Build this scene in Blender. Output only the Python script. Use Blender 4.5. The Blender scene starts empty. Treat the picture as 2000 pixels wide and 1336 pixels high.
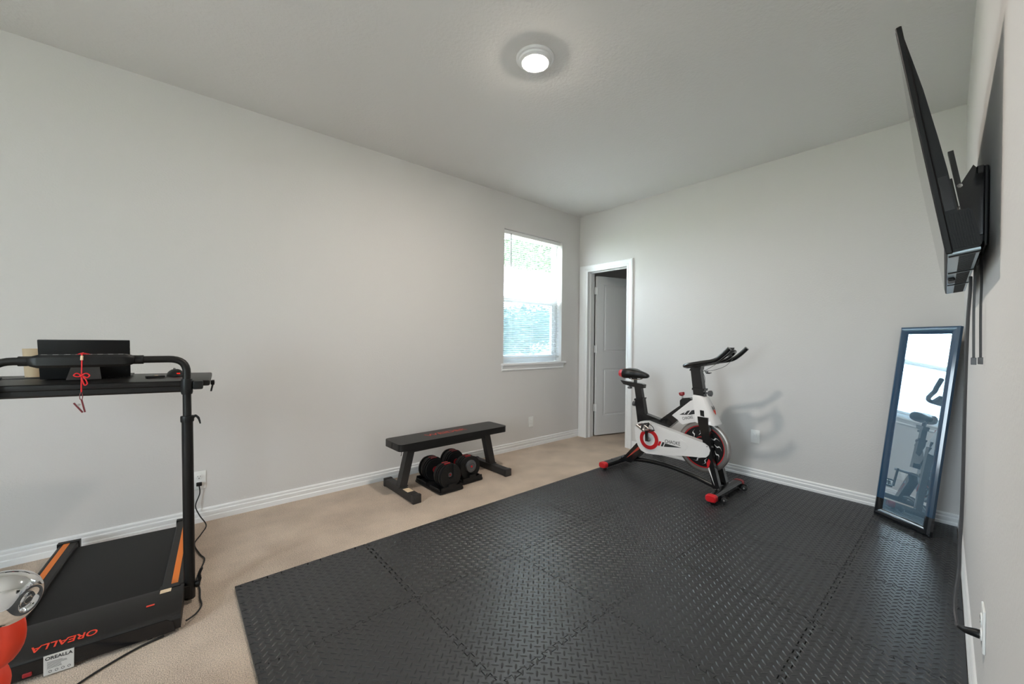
import bpy, bmesh, math, random
from mathutils import Vector, Matrix
random.seed(7)
S = bpy.context.scene
COL = S.collection
V = Vector
PI = math.pi

# ------------------------------------------------------------------ camera
def camera():
    yaw, pitch, roll, fpx = .8626, -.0039, .0100, 773.7258
    f = V((math.cos(yaw)*math.cos(pitch), math.sin(yaw)*math.cos(pitch), math.sin(pitch)))
    r0 = V((math.sin(yaw), -math.cos(yaw), 0)); u0 = r0.cross(f)
    r = math.cos(roll)*r0 + math.sin(roll)*u0
    u = -math.sin(roll)*r0 + math.cos(roll)*u0
    cam = bpy.data.cameras.new('camera'); o = bpy.data.objects.new('camera', cam); COL.objects.link(o)
    cam.sensor_width = 36; cam.lens = 36*fpx/2000; cam.clip_start = .02; cam.clip_end = 300
    M = Matrix((r, u, -f)).transposed().to_4x4(); M.translation = (0, 0, 1.1883)
    o.matrix_world = M
    S.camera = o
camera()

# ------------------------------------------------------------------ world, light, exposure
LED_STRENGTH = 500
SKY_STRENGTH = 15.0
w = bpy.data.worlds.new('sky'); S.world = w; w.use_nodes = True
bg = w.node_tree.nodes['Background']; bg.inputs[0].default_value = (.80, .90, 1, 1); bg.inputs[1].default_value = SKY_STRENGTH
def portal(name, loc, rot, sx, sy):
    l = bpy.data.lights.new(name, 'AREA'); l.shape = 'RECTANGLE'; l.size = sx; l.size_y = sy; l.cycles.is_portal = True
    o = bpy.data.objects.new(name, l); COL.objects.link(o); o.location = loc; o.rotation_euler = rot
sun = bpy.data.lights.new('sun', 'SUN'); sun.energy = 26; sun.angle = .01; sun.color = (1, .95, .88)      # behind the house: lights the ground outside both windows
so = bpy.data.objects.new('sun', sun); COL.objects.link(so); so.rotation_euler = V((-.5, .45, -.85)).to_track_quat('-Z', 'Y').to_euler()
portal('window_portal', (3.095, 3.40, 1.66), (-PI/2, 0, 0), .95, 1.5)
portal('window_portal', (-2.60, .65, 1.46), (0, -PI/2, 0), 1.9, 1.2)  # portal of the added fill window
S.view_settings.view_transform = 'Standard'; S.view_settings.look = 'None'
S.view_settings.gamma = 1; S.view_settings.use_curve_mapping = False
S.view_settings.exposure = 0.42

# ------------------------------------------------------------------ materials
def mat(name, col, rough=.5, metal=0, spec=.5, bump=None, vary=None, coat=0):
    m = bpy.data.materials.new(name); m.use_nodes = True
    nt = m.node_tree; b = nt.nodes['Principled BSDF']
    b.inputs['Base Color'].default_value = (*col, 1)
    b.inputs['Roughness'].default_value = rough; b.inputs['Metallic'].default_value = metal
    b.inputs['Specular IOR Level'].default_value = spec
    if coat: b.inputs['Coat Weight'].default_value = coat; b.inputs['Coat Roughness'].default_value = .08
    tc = None
    if bump or vary:
        tc = nt.nodes.new('ShaderNodeTexCoord')
    if vary:      # (scale, dark, light)
        n = nt.nodes.new('ShaderNodeTexNoise'); n.inputs['Scale'].default_value = vary[0]; n.inputs['Detail'].default_value = 6
        r = nt.nodes.new('ShaderNodeValToRGB')
        r.color_ramp.elements[0].position = .3; r.color_ramp.elements[1].position = .7
        r.color_ramp.elements[0].color = (*[c*vary[1] for c in col], 1)
        r.color_ramp.elements[1].color = (*[min(1, c*vary[2]) for c in col], 1)
        nt.links.new(tc.outputs['Object'], n.inputs['Vector']); nt.links.new(n.outputs['Fac'], r.inputs[0])
        nt.links.new(r.outputs[0], b.inputs['Base Color'])
    if bump:      # (scale, strength, distance)
        n = nt.nodes.new('ShaderNodeTexNoise'); n.inputs['Scale'].default_value = bump[0]; n.inputs['Detail'].default_value = 3
        k = nt.nodes.new('ShaderNodeBump'); k.inputs['Strength'].default_value = bump[1]; k.inputs['Distance'].default_value = bump[2]
        nt.links.new(tc.outputs['Object'], n.inputs['Vector']); nt.links.new(n.outputs['Fac'], k.inputs['Height'])
        nt.links.new(k.outputs[0], b.inputs['Normal'])
    return m
def emit(name, col, strength):
    m = bpy.data.materials.new(name); m.use_nodes = True; nt = m.node_tree
    nt.nodes.remove(nt.nodes['Principled BSDF'])
    e = nt.nodes.new('ShaderNodeEmission'); e.inputs[0].default_value = (*col, 1); e.inputs[1].default_value = strength
    nt.links.new(e.outputs[0], nt.nodes['Material Output'].inputs[0]); return m
def thin(name, tint, gloss=.06, veil=None, veilcol=(.2, .22, .24)):
    """window glass / insect screen: transparent with a weak mirror reflection and, for the screen, a grey veil"""
    m = bpy.data.materials.new(name); m.use_nodes = True; nt = m.node_tree
    nt.nodes.remove(nt.nodes['Principled BSDF'])
    t = nt.nodes.new('ShaderNodeBsdfTransparent'); t.inputs[0].default_value = (*tint, 1)
    g = nt.nodes.new('ShaderNodeBsdfGlossy'); g.inputs['Roughness'].default_value = .02
    if veil: g = nt.nodes.new('ShaderNodeBsdfDiffuse'); g.inputs[0].default_value = (*veilcol, 1)
    x = nt.nodes.new('ShaderNodeMixShader'); x.inputs[0].default_value = veil or gloss
    nt.links.new(t.outputs[0], x.inputs[1]); nt.links.new(g.outputs[0], x.inputs[2])
    nt.links.new(x.outputs[0], nt.nodes['Material Output'].inputs[0]); return m
M = {}
M['wall'] = mat('wall_paint', (.706, .684, .665), .75, spec=.25, bump=(95, .22, .004))
M['ceil'] = mat('ceiling_paint', (.80, .785, .765), .85, spec=.2, bump=(60, .35, .006))
M['trim'] = mat('white_trim', (.88, .88, .88), .35)
M['door'] = mat('white_door', (.86, .86, .86), .42)
M['vinyl'] = mat('white_vinyl', (.85, .86, .86), .4)
M['blind'] = mat('white_blind', (.86, .86, .85), .45)
M['plate'] = mat('white_plate', (.86, .86, .84), .35)
M['slot'] = mat('dark_slot', (.02, .02, .02), .6)
M['glass'] = thin('window_glass', (.96, .985, .98))
M['screen'] = thin('insect_screen', (.84, .90, .95), veil=.40, veilcol=(.40, .48, .56))
M['foam'] = mat('black_foam', (.024, .025, .027), .38, spec=.7, bump=(900, .15, .001))
M['foam_side'] = M['foam']
M['steel'] = mat('black_powder_coat', (.008, .0072, .0066), .42, spec=.35, bump=(700, .06, .001))
M['charcoal'] = mat('charcoal_steel', (.030, .0275, .0265), .5, spec=.4, bump=(600, .08, .001))
M['black'] = mat('black_plastic', (.007, .007, .007), .45, spec=.35)
M['blackgloss'] = mat('gloss_black', (.008, .008, .009), .16)
M['belt'] = mat('running_belt', (.006, .0055, .005), .6, spec=.3, bump=(800, .2, .001))
M['hood'] = mat('hood_plastic', (.015, .0135, .0125), .5, spec=.35, bump=(900, .2, .0008))
M['orange'] = mat('orange_stripe', (.82, .20, .016), .5)
M['redtext'] = mat('red_print', (.75, .05, .02), .5)
M['dullred'] = mat('dull_red_print', (.48, .055, .03), .55)
M['label'] = mat('silver_label', (.62, .60, .57), .4)
M['darkprint'] = mat('dark_print', (.03, .03, .03), .6)
M['sticker'] = mat('cream_sticker', (.80, .62, .42), .6)
M['cord_red'] = mat('red_cord', (.75, .01, .015), .6)
M['clip'] = mat('dark_red_clip', (.16, .015, .02), .4)
M['rubber'] = mat('black_rubber', (.012, .012, .012), .6)
M['vinylseat'] = mat('black_vinyl', (.010, .0095, .009), .40, spec=.4, bump=(300, .12, .001))
M['weight'] = mat('weight_plate', (.010, .0097, .010), .5, spec=.35, bump=(700, .15, .0008))
M['red'] = mat('red_plastic', (.60, .012, .018), .35)
M['darkred'] = mat('dark_red_plastic', (.30, .012, .016), .4)
M['bikeblack'] = mat('bike_black', (.008, .008, .009), .2, coat=.4)
M['bikewhite'] = mat('bike_white', (.83, .81, .80), .3, coat=.3)
M['silver'] = mat('brushed_silver', (.50, .48, .46), .32, 1)
M['greyrim'] = mat('flywheel_rim', (.33, .30, .28), .38, .9)
M['chrome'] = mat('chrome', (.80, .80, .80), .05, 1)
M['chrome_soft'] = mat('polished_steel', (.62, .60, .57), .14, 1)
M['knob'] = mat('grey_knob', (.10, .10, .105), .35)
M['mirrorframe'] = mat('gloss_black_frame', (.006, .008, .011), .2, coat=.6)
def film_mirror():
    # silvered glass under a thin bluish protective film
    m = bpy.data.materials.new('mirror_glass'); m.use_nodes = True; nt = m.node_tree
    nt.nodes.remove(nt.nodes['Principled BSDF'])
    g = nt.nodes.new('ShaderNodeBsdfGlossy'); g.inputs[0].default_value = (.78, .89, .97, 1); g.inputs['Roughness'].default_value = .012
    d = nt.nodes.new('ShaderNodeBsdfDiffuse'); d.inputs[0].default_value = (.36, .60, .82, 1)
    x = nt.nodes.new('ShaderNodeMixShader'); x.inputs[0].default_value = .22
    nt.links.new(g.outputs[0], x.inputs[1]); nt.links.new(d.outputs[0], x.inputs[2]); nt.links.new(x.outputs[0], nt.nodes['Material Output'].inputs[0]); return m
M['mirror'] = film_mirror()
M['filmframe'] = mat('film_covered_frame', (.016, .062, .125), .16, coat=.8)
M['tvback'] = mat('tv_back', (.005, .0047, .0045), .5, spec=.25)
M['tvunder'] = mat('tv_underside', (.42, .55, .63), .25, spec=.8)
M['tvscreen'] = mat('tv_screen', (.006, .006, .007), .07, spec=.7)
M['greycord'] = mat('grey_cord', (.055, .055, .058), .5)
M['orangered'] = mat('orange_red_rubber', (.78, .045, .012), .5)
M['tan'] = mat('tan_card', (.60, .46, .30), .7)
M['grass'] = mat('grass', (.16, .24, .10), .9, vary=(3, .7, 1.3))
M['concrete'] = mat('pale_concrete', (.52, .50, .47), .9, vary=(4, .9, 1.08))
M['leaf'] = mat('leaf', (.15, .21, .16), .7, vary=(6, .7, 1.4))
M['bark'] = mat('bark', (.14, .10, .07), .9, bump=(30, .5, .02))
M['siding'] = mat('pale_siding', (.6, .6, .58), .8)
M['led'] = emit('led_lens', (1, .90, .79), LED_STRENGTH)
M['redled'] = emit('red_led', (1, .02, .01), 1.2)

def carpet():
    m = bpy.data.materials.new('beige_carpet'); m.use_nodes = True; nt = m.node_tree; b = nt.nodes['Principled BSDF']
    b.inputs['Roughness'].default_value = .95; b.inputs['Specular IOR Level'].default_value = .1
    b.inputs['Sheen Weight'].default_value = .25
    tc = nt.nodes.new('ShaderNodeTexCoord')
    def noise(s, d):
        n = nt.nodes.new('ShaderNodeTexNoise'); n.inputs['Scale'].default_value = s; n.inputs['Detail'].default_value = d
        nt.links.new(tc.outputs['Object'], n.inputs['Vector']); return n
    n1 = noise(230, 4); n2 = noise(3.2, 4)
    mx = nt.nodes.new('ShaderNodeMix'); mx.data_type = 'FLOAT'; mx.inputs[0].default_value = .32
    nt.links.new(n1.outputs['Fac'], mx.inputs[2]); nt.links.new(n2.outputs['Fac'], mx.inputs[3])
    r = nt.nodes.new('ShaderNodeValToRGB')
    e = r.color_ramp.elements; e[0].position = .36; e[0].color = (.40, .30, .225, 1); e[1].position = .62; e[1].color = (.86, .69, .545, 1)
    nt.links.new(mx.outputs[0], r.inputs[0]); nt.links.new(r.outputs[0], b.inputs['Base Color'])
    k = nt.nodes.new('ShaderNodeBump'); k.inputs['Strength'].default_value = .8; k.inputs['Distance'].default_value = .012
    nt.links.new(n1.outputs['Fac'], k.inputs['Height']); nt.links.new(k.outputs[0], b.inputs['Normal'])
    return m
M['carpet'] = carpet()

# ------------------------------------------------------------------ helpers
MWS = {}
def props(o, label=None, cat=None, group=None, kind=None):
    if label: o['label'] = label
    if cat: o['category'] = cat
    if group: o['group'] = group
    if kind: o['kind'] = kind
    return o
def thing(name, label, cat, loc=(0, 0, 0), rz=0, group=None, kind=None):
    o = bpy.data.objects.new(name, None); COL.objects.link(o); o.empty_display_size = .05
    o.location = loc; o.rotation_euler = (0, 0, rz)
    MWS[o.name] = Matrix.Translation(V(loc)) @ Matrix.Rotation(rz, 4, 'Z')
    return props(o, label, cat, group, kind)
def link_mesh(name, me, parent=None):
    o = bpy.data.objects.new(name, me); COL.objects.link(o)
    if parent is not None: o.parent = parent
    MWS[o.name] = MWS[parent.name].copy() if parent is not None else Matrix.Identity(4)
    return o
def obj(name, bm, m, parent=None, world=False, label=None, sharp=35, recalc=True):
    """links bm as one mesh object. world=True: the coordinates are world ones and get moved into the parent's frame"""
    if recalc: bmesh.ops.recalc_face_normals(bm, faces=bm.faces)
    if parent is not None and world: bm.transform(MWS[parent.name].inverted())
    me = bpy.data.meshes.new(name); bm.to_mesh(me); bm.free()
    me.materials.append(M[m] if isinstance(m, str) else m)
    if sharp:
        me.polygons.foreach_set('use_smooth', [True]*len(me.polygons)); me.set_sharp_from_angle(angle=math.radians(sharp))
    o = link_mesh(name, me, parent)
    if label: o['label'] = label
    return o
def struct(name, bm, m, parent=None, sharp=35):
    o = obj(name, bm, m, parent, sharp=sharp)
    if parent is None: o['kind'] = 'structure'
    return o
def B(): return bmesh.new()
def box(bm, c, s, R=None):
    r = bmesh.ops.create_cube(bm, size=1)['verts']
    T = Matrix.Translation(V(c)) @ (R.to_4x4() if R else Matrix.Identity(4)) @ Matrix.Diagonal((*s, 1))
    bmesh.ops.transform(bm, matrix=T, verts=r); return bm
def box2(bm, a, b):
    return box(bm, [(a[i]+b[i])/2 for i in range(3)], [abs(b[i]-a[i]) for i in range(3)])
def bev(bm, off, seg=2, ang=30):
    es = [e for e in bm.edges if len(e.link_faces) == 2 and e.calc_face_angle(0) > math.radians(ang)]
    bmesh.ops.bevel(bm, geom=es, offset=off, segments=seg, affect='EDGES', profile=.6, clamp_overlap=True); return bm
def frame(d):
    d = V(d).normalized(); a = V((0, 0, 1)) if abs(d.z) < .95 else V((1, 0, 0))
    x = a.cross(d).normalized(); return x, d.cross(x).normalized()
def tube(bm, pts, r, n=10, closed=False, prof=None, up=None):
    """sweeps a circle of radius r (number or list), or the profile prof [(a, b)], along the points"""
    pts = [V(p) for p in pts]; N = len(pts); rs = r if isinstance(r, (list, tuple)) else [r]*N
    def tan(i):
        if closed: return (pts[(i+1) % N]-pts[i-1]).normalized()
        if i == 0: return (pts[1]-pts[0]).normalized()
        if i == N-1: return (pts[-1]-pts[-2]).normalized()
        return ((pts[i+1]-pts[i]).normalized()+(pts[i]-pts[i-1]).normalized()).normalized()
    t = tan(0); x, y = frame(t)
    if up is not None: y = V(up); y = (y-t*y.dot(t)).normalized(); x = y.cross(t)
    rings = []
    for i in range(N):
        t2 = tan(i); q = t.rotation_difference(t2); x = q @ x; y = q @ y; t = t2
        if prof: ring = [bm.verts.new(pts[i]+x*a*rs[i]+y*b*rs[i]) for a, b in prof]
        else: ring = [bm.verts.new(pts[i]+(x*math.cos(2*PI*k/n)+y*math.sin(2*PI*k/n))*rs[i]) for k in range(n)]
        rings.append(ring)
    m = len(rings[0])
    for i in range(N if closed else N-1):
        a, b = rings[i], rings[(i+1) % N]
        for k in range(m): bm.faces.new((a[k], a[(k+1) % m], b[(k+1) % m], b[k]))
    if not closed: bm.faces.new(rings[0][::-1]); bm.faces.new(rings[-1])
    return bm
def smooth_path(pts, sub=6, closed=False):
    pts = [V(p) for p in pts]; out = []; N = len(pts)
    for i in range(N if closed else N-1):
        g = lambda k: pts[k % N] if closed else pts[max(0, min(N-1, k))]
        p0, p1, p2, p3 = g(i-1), g(i), g(i+1), g(i+2)
        for s in range(sub):
            t = s/sub
            out.append(.5*((2*p1)+(p2-p0)*t+(2*p0-5*p1+4*p2-p3)*t*t+(3*p1-p0-3*p2+p3)*t**3))
    if not closed: out.append(pts[-1])
    return out
def fillet(pts, rad, n=5):
    """polyline with its inner corners rounded"""
    pts = [V(p) for p in pts]; out = [pts[0]]
    for i in range(1, len(pts)-1):
        p, a, b = pts[i], pts[i-1], pts[i+1]
        da, db = (a-p), (b-p); r = min(rad, da.length*.49, db.length*.49)
        s, e = p+da.normalized()*r, p+db.normalized()*r
        for k in range(n+1):
            t = k/n; out.append(s*(1-t)**2+p*2*t*(1-t)+e*t*t)
    out.append(pts[-1]); return out
def lathe(bm, prof, c=(0, 0, 0), axis=(0, 0, 1), n=24, loop=False):
    """prof: (radius, height along axis)"""
    z = V(axis).normalized(); x, y = frame(z); c = V(c); rings = []
    for r, h in prof:
        if r < 1e-6: rings.append([bm.verts.new(c+z*h)])
        else: rings.append([bm.verts.new(c+z*h+(x*math.cos(2*PI*k/n)+y*math.sin(2*PI*k/n))*r) for k in range(n)])
    for a, b in zip(rings, rings[1:]+(rings[:1] if loop else [])):
        for k in range(n):
            f = [a[k % len(a)], a[(k+1) % len(a)], b[(k+1) % len(b)], b[k % len(b)]]
            f = list(dict.fromkeys(f))
            if len(f) > 2: bm.faces.new(f)
    for ring, rev in ((rings[0], True), (rings[-1], False)):
        if not loop and len(ring) > 2: bm.faces.new(ring[::-1] if rev else ring)
    return bm
def prism(bm, poly, vec):
    poly = [V(p) for p in poly]; vec = V(vec)
    a = [bm.verts.new(p) for p in poly]; b = [bm.verts.new(p+vec) for p in poly]; n = len(poly)
    bm.faces.new(a[::-1]); bm.faces.new(b)
    for i in range(n): bm.faces.new((a[i], a[(i+1) % n], b[(i+1) % n], b[i]))
    return bm
def yz(x, pts): return [V((x, a, b)) for a, b in pts]
def text(name, s, size, m, parent, origin, right, up, world=True, sx=1, bold=0, align='CENTER', depth=.0006, shear=0):
    cu = bpy.data.curves.new('t', 'FONT'); cu.body = s; cu.size = size; cu.align_x = align; cu.align_y = 'CENTER'
    cu.extrude = depth/2; cu.offset = bold; cu.resolution_u = 3; cu.shear = shear
    t = bpy.data.objects.new('t', cu); COL.objects.link(t)
    dg = bpy.context.evaluated_depsgraph_get(); me = bpy.data.meshes.new_from_object(t.evaluated_get(dg))
    bpy.data.objects.remove(t); bpy.data.curves.remove(cu)
    X = V(right).normalized(); Z = X.cross(V(up)).normalized(); Y = Z.cross(X)
    T = Matrix((X*sx, Y, Z)).transposed().to_4x4(); T.translation = V(origin)
    if world: T = MWS[parent.name].inverted() @ T
    me.transform(T); me.materials.clear(); me.materials.append(M[m]); me.name = name
    o = link_mesh(name, me, parent); return o

# ------------------------------------------------------------------ room shell
YL, XB, H = 3.2312, 3.8734, 2.74            # left wall, back wall, ceiling
XR = -2.45                                  # wall behind the camera
SL = .033
def wy(x): return -.0817 + SL*x             # right (television) wall
T = .14
bm = B(); box2(bm, (XR-.2, -.6, -.1), (6.4, YL+.15, 0)); floor = struct('floor', bm, 'carpet')
bm = B(); box2(bm, (XR-.2, -.6, H), (6.4, YL+.15, H+.1)); struct('ceiling', bm, 'ceil')
WX0, WX1, WZ0, WZ1 = 2.648, 3.548, .945, 2.372
bm = B()                                     # left wall with the window opening
box2(bm, (XR-T, YL, 0), (WX0, YL+T, H)); box2(bm, (WX1, YL, 0), (XB+.3, YL+T, H))
box2(bm, (WX0, YL, 0), (WX1, YL+T, WZ0-.025)); box2(bm, (WX0, YL, WZ1), (WX1, YL+T, H))
struct('wall_left', bm, 'wall')
DY0, DY1, DZ = 2.545, 3.095, 2.035           # door opening in the back wall
bm = B()
box2(bm, (XB, -.3, 0), (XB+.12, DY0-.02, H)); box2(bm, (XB, DY1+.02, 0), (XB+.12, YL, H)); box2(bm, (XB, DY0-.02, DZ+.02), (XB+.12, DY1+.02, H))
struct('wall_back', bm, 'wall')
bm = B(); prism(bm, [(XR-.2, wy(XR-.2), 0), (XB+.1, wy(XB+.1), 0), (XB+.1, wy(XB)-.3, 0), (XR-.2, wy(XR)-.3, 0)], (0, 0, H))
struct('wall_right', bm, 'wall')
R0, R1, RZ0, RZ1 = .10, 1.20, .6, 2.36
bm = B()
box2(bm, (XR-T, -.5, 0), (XR, R0, H)); box2(bm, (XR-T, R1, 0), (XR, YL, H))
box2(bm, (XR-T, R0, 0), (XR, R1, RZ0)); box2(bm, (XR-T, R0, RZ1), (XR, R1, H))
struct('wall_rear', bm, 'wall')
bm = B(); box2(bm, (5.6, 1.2, 0), (5.7, YL, H)); struct('wall_closet_back', bm, 'wall')
bm = B(); box2(bm, (XB+.12, 1.2, 0), (5.6, 1.3, H)); struct('wall_closet_right', bm, 'wall')
bm = B(); box2(bm, (XB+.3, YL, 0), (5.7, YL+T, H)); struct('wall_closet_left', bm, 'wall')

BBH = .0875
BPROF = [(0, 0), (.0145, 0), (.0145, .030), (.0115, .034), (.0115, .040), (.0135, .046), (.0135, .060), (.0095, .066), (.0105, .069), (.0105, .080), (.006, BBH), (0, BBH)]
def baseboard(name, a, b, nrm):
    a, b, nrm = V((*a, 0)), V((*b, 0)), V((*nrm, 0)).normalized()
    bm = B(); prism(bm, [a+nrm*d+V((0, 0, z)) for d, z in BPROF], b-a); return struct(name, bm, 'trim', sharp=20)
baseboard('baseboard_left', (XR, YL), (XB, YL), (0, -1))
baseboard('baseboard_back', (XB, wy(XB)), (XB, DY0-.085), (-1, 0))
baseboard('baseboard_right', (XR, wy(XR)), (XB, wy(XB)), (-SL, 1))
baseboard('baseboard_rear', (XR, wy(XR)), (XR, YL), (1, 0))

# door casing and jamb
CAS = [(0, 0), (0, .010), (.012, .014), (.020, .014), (.026, .011), (.036, .015), (.062, .018), (.072, .018), (.080, .012), (.080, 0)]   # from the opening outwards, depth
def casing():
    t = thing('trim_1', None, None, (XB, (DY0+DY1)/2, 0), kind='structure')
    def leg(pts):
        bm = B(); n = len(CAS)
        rings = [[bm.verts.new(V((XB-d, y+sy*o, z+sz*o))) for o, d in CAS] for (y, z, sy, sz) in pts]
        for a, b in zip(rings, rings[1:]):
            for k in range(n): bm.faces.new((a[k], a[(k+1) % n], b[(k+1) % n], b[k]))
        bm.faces.new(rings[0][::-1]); bm.faces.new(rings[-1]); return bm
    k = 1.0
    obj('casing_side', leg([(DY1, 0, k*1.55, 0), (DY1, DZ, k*1.55, 1)]), 'trim', t, True, sharp=20)
    obj('casing_side', leg([(DY0, 0, -1, 0), (DY0, DZ, -1, 1)]), 'trim', t, True, sharp=20)
    obj('casing_head', leg([(DY0, DZ, -1, 1), (DY1, DZ, k*1.55, 1)]), 'trim', t, True, sharp=20)
    for n, a, b in (('jamb', (XB-.002, DY1, 0), (XB+.125, DY1+.02, DZ)), ('jamb', (XB-.002, DY0-.02, 0), (XB+.125, DY0, DZ)), ('jamb_head', (XB-.002, DY0-.02, DZ), (XB+.125, DY1+.02, DZ+.02))):
        bm = B(); box2(bm, a, b); obj(n, bm, 'trim', t, True)
    for n, a, b in (('stop', (XB+.04, DY1-.012, 0), (XB+.075, DY1, DZ)), ('stop', (XB+.04, DY0, 0), (XB+.075, DY0+.012, DZ)), ('stop', (XB+.04, DY0, DZ-.012), (XB+.075, DY1, DZ))):
        bm = B(); box2(bm, a, b); obj(n, bm, 'trim', t, True)
casing()
def door():
    W, HT, TH = .60, 2.0, .035
    ang = math.atan2(-.27, .96)              # swung into the next room
    t = thing('door_1', None, None, (XB+.135, 3.060, 0), ang, kind='structure')
    # leaf in local frame: x along its width, +y faces its hidden side, visible face at y=0
    bm = B(); box2(bm, (0, 0.006, .018), (W, TH, HT)); leaf = obj('leaf', bm, 'door', t)
    st, pz = .105, ((.255, .845), (1.05, 1.90))
    for a, b in (((0, .018), (st, HT)), ((W-st, .018), (W, HT)), ((st, .018), (W-st, pz[0][0])), ((st, pz[0][1]), (W-st, pz[1][0])), ((st, pz[1][1]), (W-st, HT))):
        bm = B(); box2(bm, (a[0], 0, a[1]), (b[0], .0065, b[1])); obj('stile' if a[0] in (0, W-st) else 'rail', bm, 'door', t)
    for z0, z1 in pz:                        # moulded raised panels
        bm = B(); rings = []
        for o, d in ((0, .0), (.010, .006), (.020, .0075), (.032, .002), (.034, .002)):
            rings.append([bm.verts.new(V(q)) for q in ((st+o, d, z0+o), (W-st-o, d, z0+o), (W-st-o, d, z1-o), (st+o, d, z1-o))])
        for a, b in zip(rings, rings[1:]):
            for k in range(4): bm.faces.new((a[k], a[(k+1) % 4], b[(k+1) % 4], b[k]))
        bm.faces.new(rings[-1]); obj('door_panel', bm, 'door', t, sharp=20)
    for z in (.365, 1.09, 1.815):
        bm = B(); box2(bm, (-.035, -.004, z-.045), (.012, .004, z+.045)); h = obj('hinge', bm, 'trim', t)
        bm = B(); lathe(bm, [(.006, -.05), (.006, .05)], (-.004, -.006, z), n=10); obj('hinge_pin', bm, 'trim', h)
door()

# ------------------------------------------------------------------ window on the left wall
def window_1():
    t = thing('window_1', None, None, ((WX0+WX1)/2, YL, WZ0), kind='structure')
    y0, y1 = YL+.085, YL+.135
    fw = .045
    for n, a, b in (('frame_side', (WX0, y0, WZ0), (WX0+fw, y1, WZ1)), ('frame_side', (WX1-fw, y0, WZ0), (WX1, y1, WZ1)),
                    ('frame_head', (WX0+fw, y0, WZ1-fw), (WX1-fw, y1, WZ1)), ('frame_sill', (WX0+fw, y0, WZ0-.01), (WX1-fw, y1, WZ0+fw))):
        bm = B(); box2(bm, a, b); bev(bm, .004, 1); obj(n, bm, 'vinyl', t, True)
    zm = 1.64
    bm = B(); box2(bm, (WX0+fw, y0-.004, zm-.03), (WX1-fw, y1-.005, zm+.03)); bev(bm, .004, 1); obj('meeting_rail', bm, 'vinyl', t, True)
    for a, b in (((WX0+fw, y0+.006, WZ0+fw), (WX0+fw+.03, y1-.01, zm-.03)), ((WX1-fw-.03, y0+.006, WZ0+fw), (WX1-fw, y1-.01, zm-.03)), ((WX0+fw+.03, y0+.006, WZ0+fw), (WX1-fw-.03, y1-.01, WZ0+fw+.035))):
        bm = B(); box2(bm, a, b); obj('sash', bm, 'vinyl', t, True)
    for z0, z1 in ((WZ0+fw+.03, zm-.03), (zm+.03, WZ1-fw)):
        bm = B(); box2(bm, (WX0+fw, y0+.022, z0), (WX1-fw, y0+.026, z1)); obj('pane', bm, 'glass', t, True)
    bm = B(); box2(bm, (WX0+fw, y1-.004, WZ0+fw), (WX1-fw, y1-.003, zm)); obj('insect_screen', bm, 'screen', t, True)
    # drywall returns end on a stool with an apron
    t2 = thing('trim_2', None, None, ((WX0+WX1)/2, YL, .86), kind='structure')
    bm = B(); box2(bm, (WX0-.035, YL-.035, WZ0-.024), (WX1+.055, YL-.0005, WZ0)); bev(bm, .007, 3); obj('stool', bm, 'trim', t2, True)
    bm = B(); box2(bm, (WX0+.001, YL-.003, WZ0-.024), (WX1-.001, YL+.085, WZ0)); obj('stool', bm, 'trim', t2, True)
    bm = B(); prism(bm, [(WX0-.022, YL, .866), (WX0-.022, YL-.010, .866), (WX0-.022, YL-.012, .878), (WX0-.022, YL-.009, .885), (WX0-.022, YL-.018, .905), (WX0-.022, YL-.024, WZ0-.024), (WX0-.022, YL, WZ0-.024)], (WX1-WX0+.052, 0, 0))
    obj('apron', bm, 'trim', t2, True, sharp=20)
window_1()
def blind():
    t = thing('window_blind', 'white horizontal mini blind lowered over the window, slats open', 'blind', (3.098, YL+.045, WZ0))
    x0, x1, yc = WX0+.008, WX1-.012, YL+.042
    bm = B(); box2(bm, (x0, yc-.016, WZ1-.040), (x1, yc+.016, WZ1-.002)); bev(bm, .004, 2); obj('head_rail', bm, 'blind', t, True)
    bm = B(); box2(bm, (x0, yc-.0125, .992), (x1, yc+.0125, 1.006)); bev(bm, .004, 2); obj('bottom_rail', bm, 'blind', t, True)
    a = math.radians(15); me = None; n = 61
    top, bot = WZ1-.056, 1.022
    for i in range(n):
        z = top+(bot-top)*i/(n-1)
        if me is None:
            bm = B(); L = (x1-x0)/2-.004
            cs = [(-.0125, 0), (-.0045, .0018), (.0045, .0018), (.0125, 0), (.0045, .0010), (-.0045, .0010)]
            cs = [(y*math.cos(a)-q*math.sin(a), y*math.sin(a)+q*math.cos(a)) for y, q in cs]
            prism(bm, [(-L, y, q) for y, q in cs], (2*L, 0, 0))
            o = obj('slat', bm, 'blind', t, sharp=None); me = o.data
        else: o = link_mesh('slat', me, t)
        o.location = MWS[t.name].inverted() @ V(((x0+x1)/2, yc, z))
    for x in (x0+.12, (x0+x1)/2, x1-.12):
        for dy in (-.0135, .0135):
            bm = B(); tube(bm, [(x, yc+dy, .999), (x, yc+dy, WZ1-.03)], .0007, 5); obj('ladder_cord', bm, 'blind', t, True)
    bm = B(); tube(bm, [(x0+.105, yc-.020, WZ1-.035), (x0+.105, yc-.022, 1.66)], .0042, 8); obj('tilt_wand', bm, M['knob'], t, True, label='dark tilt wand')
blind()

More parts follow.
